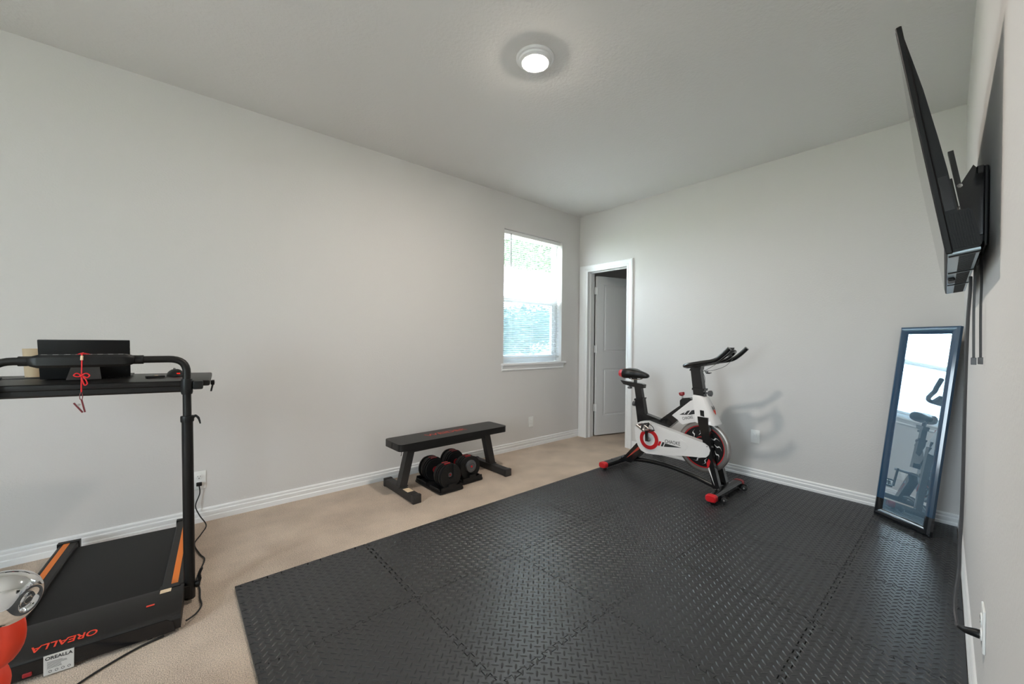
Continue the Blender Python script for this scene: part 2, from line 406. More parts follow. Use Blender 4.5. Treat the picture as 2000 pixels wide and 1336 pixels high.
# unseen window added behind the camera to brighten the ceiling and back wall
def fill_window():
    t = thing('fill_window', None, None, (XR, (R0+R1)/2, RZ0), kind='structure')
    x0, x1, f = XR-.11, XR-.05, .06
    for n, a, b in (('frame_side', (x0, R0, RZ0), (x1, R0+f, RZ1)), ('frame_side', (x0, R1-f, RZ0), (x1, R1, RZ1)), ('frame_head', (x0, R0+f, RZ1-f), (x1, R1-f, RZ1)),
                    ('frame_sill', (x0, R0+f, RZ0), (x1, R1-f, RZ0+f)), ('mullion', (x0, 0.62, RZ0+f), (x1, 0.68, RZ1-f))):
        bm = B(); box2(bm, a, b); bev(bm, .004, 1); obj(n, bm, 'vinyl', t, True)
    for a, b in ((R0+f, .62), (.68, R1-f)):
        bm = B(); box2(bm, (x0+.03, a, RZ0+f), (x0+.034, b, RZ1-f)); obj('pane', bm, 'glass', t, True)
fill_window()

# ------------------------------------------------------------------ ceiling lights
def ceiling_light(x, y, label):
    t = thing('ceiling_light', label, 'light', (x, y, H))
    bm = B(); lathe(bm, [(.105, -.0005), (.105, -.006), (.100, -.011), (.090, -.013), (.087, -.022), (.074, -.030), (.0665, -.030), (.0665, -.004)], n=48, loop=True)
    obj('trim_ring', bm, 'trim', t, sharp=30)
    bm = B(); lathe(bm, [(.066, -.024), (.066, -.0315), (.055, -.0355), (.032, -.038), (0, -.039)], n=48)
    obj('lens', bm, 'led', t, label='glowing lens')
ceiling_light(1.505, 1.585, 'round white flush ceiling light, switched on, above the black mat')

# ------------------------------------------------------------------ wall plates
def wall_plate(name, label, c, nrm, kind):
    rz = math.atan2(nrm[1], nrm[0])+PI/2      # local -y points out of the wall
    t = thing(name, label, 'outlet' if 'outlet' in name else 'wall plate', c, rz)
    bm = B(); box2(bm, (-.0355, -.006, -.0575), (.0355, 0, .0575)); bev(bm, .003, 2); obj('plate', bm, 'plate', t)
    if kind == 'duplex':
        for z in (.021, -.021):
            bm = B(); lathe(bm, [(.0165, 0), (.0165, .008), (.0155, .0086), (0, .0086)], (0, 0, z), (0, -1, 0), 20)
            s = obj('socket', bm, 'plate', t)
            for x, hh in ((-.0063, .0075), (.0063, .006)):
                bm = B(); box2(bm, (x-.0011, -.0092, z+.001), (x+.0011, -.0080, z+.001+hh)); obj('slot', bm, 'slot', s)
            bm = B(); lathe(bm, [(.0026, 0), (.0026, .0012)], (0, -.0080, z-.0075), (0, -1, 0), 10); obj('slot', bm, 'slot', s)
    else:
        bm = B(); box2(bm, (-.0167, -.0075, -.0335), (.0167, -.005, .0335)); bev(bm, .0012, 1); ins = obj('insert', bm, 'plate', t)
        for z in kind:
            bm = B(); box2(bm, (-.011, -.0125, z-.0115), (.011, -.0065, z+.0115)); bev(bm, .002, 1); obj('jack', bm, 'plate', ins)
    for z in ((0,) if kind == 'duplex' else (.0485, -.0485)):
        bm = B(); lathe(bm, [(.003, 0), (.003, .0012), (0, .0016)], (0, -.0058, z), (0, -1, 0), 10); obj('screw', bm, 'plate', t)
    return t
wall_plate('wall_outlet', 'white double wall outlet with a black plug, behind the treadmill post', (.1325, YL, .272), (0, -1), 'duplex')
wall_plate('wall_plate', 'small white wall plate under the window', (3.055, YL, .280), (0, -1), (.014, -.014))
wall_plate('wall_plate', 'white wall plate with two square jacks, right of the exercise bike', (XB, 1.2385, .370), (-1, 0), (.0155, -.0155))
wall_plate('wall_outlet', 'white wall outlet low on the television wall, with the power cord plugged in', (1.69, wy(1.69), .415), (-SL, 1), 'duplex')

# ------------------------------------------------------------------ puzzle mat
MX0, MY0, PT, NT = .241, 2.251, .607, 10
MT = .0125
def clip_poly(poly, n, c):
    out = []; N = len(poly)
    for i in range(N):
        a, b = poly[i], poly[(i+1) % N]; da, db = a[0]*n[0]+a[1]*n[1]-c, b[0]*n[0]+b[1]*n[1]-c
        if da <= 0: out.append(a)
        if (da < 0 < db) or (db < 0 < da):
            t = da/(da-db); out.append((a[0]+(b[0]-a[0])*t, a[1]+(b[1]-a[1])*t))
    return out
TA, TP = .0092, PT/NT
def wave(e):
    """jigsaw teeth along one side: (distance along the side, offset); plain for a fifth of a tooth at each end"""
    pts = [(.2*TP, 0)]
    for k in range(NT):
        s = k*TP
        pts += [((s-.04*TP if k else .2*TP)-(e if k else 0), -TA), (s+.54*TP+e, -TA), (s+.46*TP+e, TA), ((s+1.04*TP if k < NT-1 else s+.8*TP)-(e if k < NT-1 else 0), TA)]
    return pts+[(PT-.2*TP, 0)]
FARX = XB-.0165
def tile_outline(i, j):
    x0, x1, y1, y0 = MX0+i*PT, MX0+(i+1)*PT, MY0-j*PT, MY0-(j+1)*PT
    g = .0016
    P = [(x0+g, y0+g)]+[(x0+s, y0+o+g) for s, o in wave(-g)]             # low y side
    P += [(x1-g, y0+g)]+[(x1+o-g, y0+s) for s, o in wave(g)]              # high x side
    P += [(x1-g, y1-g)]+[(x0+s, y1+o-g) for s, o in reversed(wave(g))]    # high y side
    P += [(x0+g, y1-g)]+[(x0+o+g, y0+s) for s, o in reversed(wave(-g))]   # low x side
    return P
def in_room(P):
    P = clip_poly(P, (1, 0), FARX)
    P = clip_poly(P, (SL, -1), .0817-.0165)                 # y >= wy(x)+.0165
    return P
def lens_data(i, j):
    n = 17; p = PT/n; out = []
    for a in range(2*n):
        for b in range(a % 2, 2*n, 2):
            x, y = MX0+i*PT+(a+.5)*p/2, MY0-(j+1)*PT+(b+.5)*p/2
            if x > FARX-.012 or y < wy(x)+.0165+.012: continue
            out.append((x, y, a % 2))
    return out
def mat_tiles():
    t = thing('foam_mat', 'black interlocking foam floor mat with raised tread, under the exercise bike', 'mat', (MX0+3*PT, 1.1, 0))
    inv = MWS[t.name].inverted(); cache = {}
    for j in range(4):
        for i in range(6):
            full = i < 5 and j < 3
            ox, oy = MX0+(i+.5)*PT, MY0-(j+.5)*PT
            key = 'full' if full else (i, j)
            if key not in cache:
                P = in_room(tile_outline(i, j)); bm = B()
                prism(bm, [(x-ox, y-oy, 0) for x, y in P], (0, 0, MT))
                o = obj('tile', bm, 'foam', t, sharp=None)
                bm = B(); hl, hw, hh = .0150, .0046, .0029
                for x, y, k in lens_data(i, j):
                    d = V((.7071, .7071, 0)) if k else V((.7071, -.7071, 0)); q = V((-d.y, d.x, 0)); c = V((x-ox, y-oy, MT-.0001))
                    rows = [[bm.verts.new(c+d*hl*u+q*hw*wd*e+V((0, 0, hh*hz if e == 0 else 0))) for e in (-1, 0, 1)] for u, wd, hz in ((-.62, .72, .75), (0, 1, 1), (.62, .72, .75))]
                    t0, t1 = bm.verts.new(c-d*hl), bm.verts.new(c+d*hl)
                    for e in (0, 1):
                        bm.faces.new((t0, rows[0][e], rows[0][e+1])); bm.faces.new((t1, rows[2][e+1], rows[2][e]))
                        for r_, r2 in zip(rows, rows[1:]): bm.faces.new((r_[e], r2[e], r2[e+1], r_[e+1]))
                bmesh.ops.recalc_face_normals(bm, faces=bm.faces)
                for f in bm.faces:
                    if f.normal.z < 0: f.normal_flip()
                tr = obj('tread', bm, 'foam', o, sharp=60, recalc=False); tr['kind'] = 'stuff'
                cache[key] = (o.data, tr.data)
            else:
                o = link_mesh('tile', cache[key][0], t)
                tr = link_mesh('tread', cache[key][1], o); tr['kind'] = 'stuff'
            jx, jy = random.uniform(-.0011, .0011), random.uniform(-.0011, .0011)
            rot = random.uniform(-.0012, .0012)
            if (i, j) == (0, 0): rot, jx = .0072, -.0030
            if i == 0 and j > 0: jx = -.0014
            o.location = inv @ V((ox+jx, oy+jy, .0005+random.uniform(0, .0007)))
            o.rotation_euler = (0, 0, rot)
    # border strips that close the teeth on the two open sides
    for j in range(4):
        y0 = MY0-(j+1)*PT; e = MX0-TA-.003
        P = [(MX0-.0009, y0+.001)]+[(MX0+o-.0009, y0+s) for s, o in wave(0)]+[(MX0-.0009, y0+PT-.001)]+[(e, y0+PT-.001), (e, y0+.001)]
        P = in_room(P); bm = B(); prism(bm, [(x, y, .0005) for x, y in P], (0, 0, MT)); obj('border_strip', bm, 'foam', t, True, sharp=None)
    for i in range(5):
        x0 = MX0+i*PT; e = MY0+TA+.003
        P = [(x0+.002, MY0+.0009)]+[(x0+s, MY0+o+.0009) for s, o in wave(0)]+[(x0+PT-.002, MY0+.0009)]+[(x0+PT-.002, e), (x0+.002 if i else x0-TA-.003, e)]
        bm = B(); prism(bm, [(x, y, .0005) for x, y in P], (0, 0, MT)); obj('border_strip', bm, 'foam', t, True, sharp=None)
mat_tiles()
MATZ = MT+.0041

# ------------------------------------------------------------------ treadmill with desk
def treadmill():
    t = thing('treadmill', 'black walking treadmill with orange side stripes and upright posts, against the left wall', 'treadmill', (-.235, 2.25, 0), -.075)
    y0, y1 = -.16, .84
    bm = B(); box2(bm, (-.215, .02, .025), (.215, y1-.03, .072)); obj('deck', bm, 'black', t)
    bm = B(); prism(bm, [(-.203, .02, .030), (-.203, y1-.05, .030), (-.203, y1-.035, .040), (-.203, y1-.03, .055), (-.203, y1-.035, .072), (-.203, y1-.05, .080), (-.203, .02, .080)], (.406, 0, 0))
    obj('running_belt', bm, 'belt', t)
    for s in (-1, 1):
        bm = B()
        a, b = s*.200, s*.275
        prism(bm, [(a, .03, .02), (a, .03, .094), (a+s*.006, .03, .100), (b-s*.012, .03, .100), (b, .03, .088), (b, .03, .02)], (0, y1-.045, 0))
        r = obj('side_rail', bm, 'hood', t)
        bm = B(); box2(bm, (s*.243-.0115, .045, .0995), (s*.243+.0115, y1-.02, .1012)); obj('stripe', bm, 'orange', r, label='orange stripe')
        bm = B(); prism(bm, [(a-s*.004, y1-.025, .018), (a-s*.004, y1-.025, .104), (b+s*.003, y1-.025, .104), (b+s*.003, y1-.025, .018)], (0, .03, 0)); bev(bm, .004, 2); obj('end_cap', bm, 'black', r)
        bm = B(); prism(bm, [(a-s*.004, .022, .07), (a-s*.004, .022, .1045), (b-s*.012, .022, .1045), (b, .022, .094), (b, .022, .07)], (0, .03, 0)); bev(bm, .004, 2); obj('end_cap', bm, 'black', r)
    # motor hood
    prof = [(y0+.012, .012), (y0, .020), (y0-.004, .060), (y0+.002, .074), (y0+.016, .083), (y0+.10, .098), (y0+.165, .104), (y0+.195, .100), (y0+.215, .085), (y0+.215, .02)]
    bm = B(); prism(bm, [(-.278, a, b) for a, b in prof], (.556, 0, 0)); bev(bm, .004, 2, 40)
    hood = obj('motor_hood', bm, 'hood', t, sharp=25)
    bm = B(); prism(bm, [(-.255, y0-.0052, .016), (-.255, y0-.0052, .068), (.235, y0-.0052, .068), (.255, y0-.0052, .055), (.262, y0-.0052, .016)], (0, .004, 0)); obj('front_panel', bm, 'blackgloss', hood)
    sl = V((0, .084, .015)).normalized()
    text('lettering', 'OREALLA', .040, 'redtext', hood, (-.045, y0+.035, .0872), (-1, 0, 0), -sl, world=False, sx=.98, bold=.0006)
    lab = B(); box2(lab, (-.088, y0-.0068, .006), (-.015, y0-.0050, .074)); lab = obj('rating_label', lab, 'label', hood, label='silver rating label')
    text('lettering', 'OREALLA', .0155, 'darkprint', hood, (-.0515, y0-.0072, .0625), (1, 0, 0), (0, 0, 1), world=False, bold=.0003)
    for k in range(6):
        bm = B(); wd = random.uniform(.030, .048); box2(bm, (-.079, y0-.0074, .0490-k*.0042), (-.079+wd, y0-.0068, .0498-k*.0042)); obj('label_line', bm, 'darkprint', hood)
    for k in range(4):
        bm = B(); lathe(bm, [(.0042, 0), (.0042, .0006), (.0030, .0006), (.0030, 0)], (-.072+k*.0150, y0-.0066, .0165), (0, -1, 0), 12, loop=True); obj('label_mark', bm, 'darkprint', hood)
    bm = B(); box2(bm, (-.136, y0-.009, .022), (-.114, y0-.003, .036)); bev(bm, .002, 1); obj('power_switch', bm, 'darkred', hood, label='red power switch')
    bm = B(); box2(bm, (.200, y0+.150, .1035), (.236, y0+.178, .1046)); obj('warning_sticker', bm, 'sticker', hood)
    bm = B(); box2(bm, (.165, y0+.085, .0962), (.190, y0+.098, .0972)); obj('warning_sticker', bm, 'redtext', hood)
    for s in (-1, 1):                         # transport wheels under the nose
        bm = B(); lathe(bm, [(.0, -.011), (.016, -.011), (.018, -.006), (.018, .006), (.016, .011), (0, .011)], (s*.185, y0+.022, .0185), (1, 0, 0), 20); obj('transport_wheel', bm, 'rubber', t)
        for q in (-.016, .016):
            bm = B(); box2(bm, (s*.185+q-.002, y0+.010, .012), (s*.185+q+.002, y0+.034, .034)); obj('wheel_bracket', bm, 'chrome_soft', t)
    for s in (-1, 1):
        bm = B(); box2(bm, (s*.235-.02, y1-.06, 0), (s*.235+.02, y1-.02, .026)); bev(bm, .004, 1); obj('foot', bm, 'rubber', t)
    # upright posts
    for s in (-1, 1):
        xb = s*.296; lean = -s*.016
        at = lambda z: V((xb+lean*z/1.0, .052, z))
        bm = B(); tube(bm, [at(.020), at(.83)], .0205, 20); p = obj('post', bm, 'steel', t)
        bm = B(); tube(bm, [at(.80), at(.95)], .0155, 18); obj('inner_post', bm, 'steel', t)
        bm = B(); lathe(bm, [(.0235, 0), (.0245, .006), (.0245, .020), (.0235, .026)], at(.812), (lean, 0, 1), 20); obj('collar', bm, 'black', t)
        bm = B(); tube(bm, smooth_path([at(.832)+V((s*.022, -.004, 0)), at(.836)+V((s*.030, -.006, 0)), at(.825)+V((s*.040, -.010, 0)), at(.800)+V((s*.046, -.012, 0))], 4), [.006, .006, .006, .006, .006, .005, .005, .005, .005, .004, .004, .003, .003], 8)
        obj('quick_release', bm, 'black', t)
        bm = B(); lathe(bm, [(.019, 0), (.0215, .01), (.0215, .055), (.019, .068)], at(.935), (lean, 0, 1), 20); obj('clamp_sleeve', bm, 'black', t)
        bm = B(); box2(bm, (xb-s*.016-.018 if s < 0 else xb+.006, .035, .955), (xb-s*.016+.018 if s < 0 else xb+.042, .080, .992)); bev(bm, .006, 2); obj('clamp_knob', bm, 'black', t)
        # pivot bolt, lever and bracket at the base
        bm = B(); box2(bm, (s*.272, .030, .030), (s*.300, .075, .085)); bev(bm, .003, 1); obj('pivot_bracket', bm, 'steel', t)
        bm = B(); lathe(bm, [(.013, 0), (.015, .004), (.015, .014), (.010, .018), (0, .018)], at(.075)+V((s*.020, 0, 0)), (s, 0, 0), 16); kn = obj('pivot_knob', bm, 'black', t)
        q = at(.075)+V((s*.032, 0, 0))
        bm = B(); tube(bm, smooth_path([q, q+V((s*.004, -.004, .020)), q+V((s*.002, -.010, .045)), q+V((s*.012, -.018, .075))], 4), [.006]*4+[.007]*4+[.006]*4+[.004], 8); obj('lever', bm, 'black', kn)
    # handlebar and console
    zt = 1.092; R_, L_ = .280, -.280
    pts = fillet([(R_, .052, .955), (R_, .052, zt), (L_, .052, zt), (L_, .052, .955)], .062, 8)
    bm = B(); tube(bm, pts, .0148, 18); obj('handlebar', bm, 'steel', t)
    cx = -.034
    cs = [(-.022, -.026), (.022, -.026), (.031, -.016), (.033, .014), (.026, .024), (-.026, .024), (-.033, .014), (-.031, -.016)]
    bm = B(); tube(bm, [(cx-.146, .045, zt), (cx-.138, .045, zt), (cx-.118, .045, zt), (cx+.118, .045, zt), (cx+.138, .045, zt), (cx+.146, .045, zt)], [.55, .75, 1, 1, .75, .55], prof=cs, up=(0, 0, 1))
    con = obj('console', bm, 'black', t, sharp=30)
    for s in (-1, 1):
        bm = B(); tube(bm, [(cx+s*.138, .052, zt), (cx+s*.172, .052, zt)], .0185, 16); obj('console_sleeve', bm, 'black', con)
    for k in range(8):
        bm = B(); box2(bm, (cx-.112+k*.030, .030, zt+.0230), (cx-.098+k*.030, .042, zt+.0248)); obj('button', bm, 'label', con)
    return t
treadmill()
def desk():
    t = thing('treadmill_desk', 'long black desk top clamped to the treadmill posts', 'desk top', (-.235, 2.25, .96), -.075)
    bm = B(); box2(bm, (-.42, .065, .0), (.362, .575, .026)); bev(bm, .009, 3)
    bm.transform(Matrix.Rotation(.016, 4, 'Y') @ Matrix.Translation((0, 0, .012)))
    obj('board', bm, 'steel', t)
    bm = B(); prism(bm, [(-.40, .072, .0), (-.40, .072, -.020), (-.40, .085, -.028), (-.40, .085, .0)], (.66, 0, 0)); bm.transform(Matrix.Rotation(.016, 4, 'Y') @ Matrix.Translation((0, 0, .014))); obj('front_rail', bm, 'steel', t)
    bm = B(); lathe(bm, [(.010, 0), (.012, .004), (.012, .014), (0, .016)], (.364, .12, .016), (1, 0, 0), 14); obj('side_knob', bm, 'black', t)
    bm = B(); tube(bm, [(.372, .12, .008), (.366, .10, -.022)], .004, 8); obj('side_strap', bm, 'black', t)
desk()
def desk_z(x):
    """height of the desk top at world x"""
    return .96+.012+.0285-.016*((x+.235))
def tablet():
    zb = desk_z(-.28)+.003
    t = thing('tablet_computer', 'black tablet computer propped on its kickstand on the treadmill desk', 'tablet', (-.283, 2.53, zb), -.03)
    R = Matrix.Rotation(math.radians(14), 3, 'X')       # top leans towards the camera
    bm = B(); box2(bm, (-.137, -.0045, 0.001), (.137, .0045, .172)); bev(bm, .003, 2); bm.transform(R.to_4x4()); bm.transform(Matrix.Translation((0, 0, .001))); obj('body', bm, 'black', t)
    bm = B(); box2(bm, (-.128, .0046, .010), (.128, .0052, .162)); bm.transform(R.to_4x4()); bm.transform(Matrix.Translation((0, 0, .001))); obj('screen', bm, 'tvscreen', t)
    bm = B(); prism(bm, [(-.036, -.028, .085), (.036, -.028, .085), (.052, -.075, 0), (-.052, -.075, 0)], (0, .004, .001)); obj('kickstand', bm, 'charcoal', t, label='dark grey kickstand')
    bm = B(); box2(bm, (-.135, .006, 0.0), (.135, .185, .005)); bev(bm, .002, 1); kb = obj('keyboard_cover', bm, 'charcoal', t)
    me = None
    for r in range(4):
        for c in range(11):
            if me is None:
                bm = B(); box(bm, (0, 0, 0), (.018, .017, .002)); k = obj('key', bm, 'black', kb); me = k.data
            else: k = link_mesh('key', me, kb)
            k.location = (-.110+c*.022, .045+r*.022, .006)
    for q in (.115, .135):
        bm = B(); box2(bm, (.1365, -.002, q), (.1385, .002, q+.010)); bm.transform(R.to_4x4()); obj('side_button', bm, 'label', t)
tablet()
def desk_things():
    z = desk_z(.02)
    t = thing('computer_mouse', 'black computer mouse with a red light on the treadmill desk', 'mouse', (.012, 2.585, z), .2)
    bm = B(); bmesh.ops.create_uvsphere(bm, u_segments=20, v_segments=12, radius=1)
    for v in bm.verts: v.co = V((v.co.x*.034, v.co.y*.055, max(0, v.co.z)*.034 if v.co.z > 0 else 0))
    bmesh.ops.remove_doubles(bm, verts=bm.verts, dist=.0005); obj('shell', bm, 'black', t)
    bm = B(); lathe(bm, [(.0, -.004), (.007, -.004), (.008, -.002), (.008, .002), (.007, .004), (0, .004)], (0, .025, .029), (1, 0, 0), 14); obj('scroll_wheel', bm, 'knob', t)
    bm = B(); box2(bm, (-.006, -.052, .012), (.006, -.048, .016)); obj('light', bm, 'redled', t, label='small red light')
    t = thing('remote_control', 'small flat black remote lying on the desk beside the mouse', 'remote', (-.062, 2.50, desk_z(-.06)), .1)
    bm = B(); box2(bm, (-.034, -.018, 0), (.034, .018, .009)); bev(bm, .003, 2); obj('case', bm, 'black', t)
    bm = B(); lathe(bm, [(.007, 0), (.007, .0015), (0, .002)], (.004, 0, .009), n=14); obj('button', bm, 'sticker', t)
    t = thing('short_cable', 'short black cable with a plug end on the left of the treadmill desk', 'cable', (-.50, 2.56, desk_z(-.5)))
    z = .004
    bm = B(); tube(bm, smooth_path([(.10, .0, z), (.05, .004, z), (0, .012, z), (-.03, .02, z)], 5), .0022, 7); obj('lead', bm, 'rubber', t)
    bm = B(); tube(bm, [(-.03, .02, .006), (-.045, .024, .006)], .0055, 10); obj('plug', bm, 'black', t)
    t = thing('paper_cup', 'tan paper cup standing behind the tablet', 'cup', (-.470, 2.73, desk_z(-.47)))
    bm = B(); lathe(bm, [(.0, .0), (.026, 0), (.034, .122), (.0345, .126), (.0325, .126), (.0325, .121), (.025, .004), (0, .004)], n=24); obj('cup', bm, 'tan', t)
desk_things()
def safety_key():
    t = thing('safety_lanyard', 'red treadmill safety cord with a clip hanging from the console', 'lanyard', (-.268, 2.235, .89))
    yb = 2.257
    bm = B()
    tube(bm, smooth_path([(-.270, 2.300, 1.119), (-.268, 2.280, 1.1225), (-.268, 2.258, 1.118), (-.268, 2.258, 1.10), (-.268, 2.252, 1.04), (-.268, 2.250, .972)], 5), .0022, 8); obj('cord', bm, 'cord_red', t, True)
    bm = B(); tube(bm, smooth_path([(-.285, 2.288, 1.1135), (-.277, 2.280, 1.119), (-.268, 2.272, 1.122), (-.258, 2.280, 1.119), (-.245, 2.288, 1.1135), (-.256, 2.292, 1.113), (-.268, 2.284, 1.118)], 4, True), .002, 7, True); obj('top_loop', bm, 'cord_red', t, True)
    bm = B(); tube(bm, [(-.268, 2.256, 1.112), (-.268, 2.2535, 1.095)], .004, 8); obj('sleeve', bm, 'sticker', t, True)
    k = V((-.268, 2.248, 1.035))
    for l in ([(0, 0, 0), (-.012, -.002, .010), (-.020, -.002, .002), (-.010, -.002, -.003)], [(0, 0, 0), (.012, -.002, .009), (.022, -.002, .001), (.016, -.002, -.008), (.006, 0, -.002)], [(0, 0, 0), (.010, -.002, -.012), (.016, -.002, -.030), (.010, -.002, -.038), (.005, -.002, -.026)]):
        bm = B(); tube(bm, smooth_path([k+V(q) for q in l], 5, True), .0022, 7, True); obj('bow_loop', bm, 'cord_red', t, True)
    bm = B(); bmesh.ops.create_uvsphere(bm, u_segments=10, v_segments=8, radius=.0055, matrix=Matrix.Translation(k)); obj('knot', bm, 'cord_red', t, True)
    # swivel hook and spring clip
    bm = B(); tube(bm, smooth_path([(-.2685, 2.250, .972), (-.2725, 2.250, .955), (-.2705, 2.250, .943), (-.2665, 2.250, .943), (-.2645, 2.250, .955)], 4, True), .0014, 6, True); obj('hook', bm, 'clip', t, True)
    a, b, c = V((-.2675, 2.250, .943)), V((-.288, 2.250, .931)), V((-.258, 2.250, .893))
    for p0, p1 in ((a, c), (b, c+V((-.006, 0, -.001)))):
        d = (p1-p0); n = V((d.z, 0, -d.x)).normalized()*.0022
        bm = B(); prism(bm, [p0-n+V((0, -.004, 0)), p1-n+V((0, -.004, 0)), p1+n+V((0, -.004, 0)), p0+n+V((0, -.004, 0))], (0, .008, 0)); obj('jaw', bm, 'clip', t, True)
    bm = B(); tube(bm, [(-.2745, 2.245, .922), (-.2745, 2.255, .922)], .0045, 10); obj('spring', bm, 'silver', t, True)
safety_key()
def tread_cord():
    t = thing('treadmill_power_cord', 'black power cord from the wall outlet to the treadmill along the carpet', 'cord', (.14, 3.0, 0))
    bm = B(); box2(bm, (.118, YL-.032, .240), (.147, YL-.0095, .262)); bev(bm, .004, 2); obj('plug', bm, 'black', t, True)
    P = [(.1325, YL-.022, .242), (.136, YL-.020, .19), (.115, YL-.030, .12), (.135, YL-.05, .06), (.165, YL-.11, .012), (.135, YL-.22, .006), (.10, YL-.34, .006), (.118, 2.74, .006), (.135, 2.66, .006), (.115, 2.56, .006), (.095, 2.46, .006), (.102, 2.36, .006), (.100, 2.27, .006), (.102, 2.20, .010), (.080, 2.135, .018), (.052, 2.095, .026), (.048, 2.088, .030)]
    bm = B(); tube(bm, smooth_path(P, 6), .0033, 8); obj('lead', bm, 'rubber', t, True)
    P = [(-.02, 2.075, .006), (-.10, 2.055, .006), (-.20, 2.0, .006), (-.29, 1.93, .006), (-.36, 1.90, .006), (-.42, 1.95, .006)]
    bm = B(); tube(bm, smooth_path(P, 6), .0036, 8); obj('lead', bm, 'rubber', t, True)
tread_cord()

# ------------------------------------------------------------------ weights beside the camera (cut by the left edge)
def corner_weights():
    c = V((-.262, 1.276, .655)); ax = V((.83, -.50, -.10)).normalized()
    t = thing('weight_rack', 'dark metal rack at the left edge holding the chrome dumbbell', 'rack', (-.50, 1.34, 0))
    for p in ((-.58, 1.30), (-.42, 1.30), (-.58, 1.385), (-.43, 1.385)):
        bm = B(); tube(bm, [(*p, 0), (*p, .606)], .010, 10); obj('rack_leg', bm, 'charcoal', t, True)
    bm = B(); prism(bm, [(-.60, 1.285, .606), (-.39, 1.285, .606), (-.39, 1.40, .606), (-.60, 1.40, .606)], (0, 0, .010)); obj('shelf', bm, 'charcoal', t, True)
    t = thing('chrome_dumbbell', 'shiny chrome dumbbell with a round dimpled end, cut off by the left edge', 'dumbbell', c-ax*.09-V((0, 0, .05)))
    head = [(0, .048), (.010, .048), (.011, .044), (.0145, .043), (.0175, .046), (.021, .0505), (.026, .051), (.036, .0455), (.044, .036), (.050, .022), (.052, .006), (.051, -.012), (.046, -.030), (.034, -.046), (.016, -.056)]
    bm = B(); lathe(bm, head, c, ax, 48); obj('head', bm, 'chrome', t, True, sharp=70)
    bm = B(); lathe(bm, [(.0, .046), (.0085, .046), (.0085, .0485), (.0065, .0495), (.0, .0495)], c, ax, 6); obj('end_bolt', bm, 'chrome_soft', t, True)
    bm = B(); lathe(bm, head, c-ax*.18, -ax, 40); obj('head', bm, 'chrome', t, True, sharp=70)
    bm = B(); tube(bm, [c-ax*.045, c-ax*.135], .0125, 18); obj('grip', bm, 'chrome_soft', t, True)
    # orange-red coated kettlebell below, tilted on its stand: mostly outside the picture
    t = thing('kettlebell', 'orange-red coated kettlebell below the chrome dumbbell, only its curved handle in view', 'kettlebell', (-.352, 1.452, .0))
    q = V((-.318, 1.422, .530)); ex, ey = V((.76, -.65, .0)), V((0, 0, 1)); r = .070
    pts = [q+ex*r*math.cos(a)+ey*r*math.sin(a) for a in [2*PI*k/32 for k in range(32)]]
    bm = B(); tube(bm, pts, .0200, 16, True); obj('handle', bm, 'orangered', t, True)
    bm = B(); bmesh.ops.create_uvsphere(bm, u_segments=32, v_segments=20, radius=.070, matrix=Matrix.Translation(q+V((-.034, .03, -.142))))
    obj('bell', bm, 'orangered', t, True)
    bm = B(); lathe(bm, [(.0, 0), (.07, 0), (.07, .01), (.030, .02), (.030, .32), (.045, .345), (0, .345)], V((q.x-.034, q.y+.03, 0)), n=24); obj('stand', bm, 'charcoal', t, True)
corner_weights()

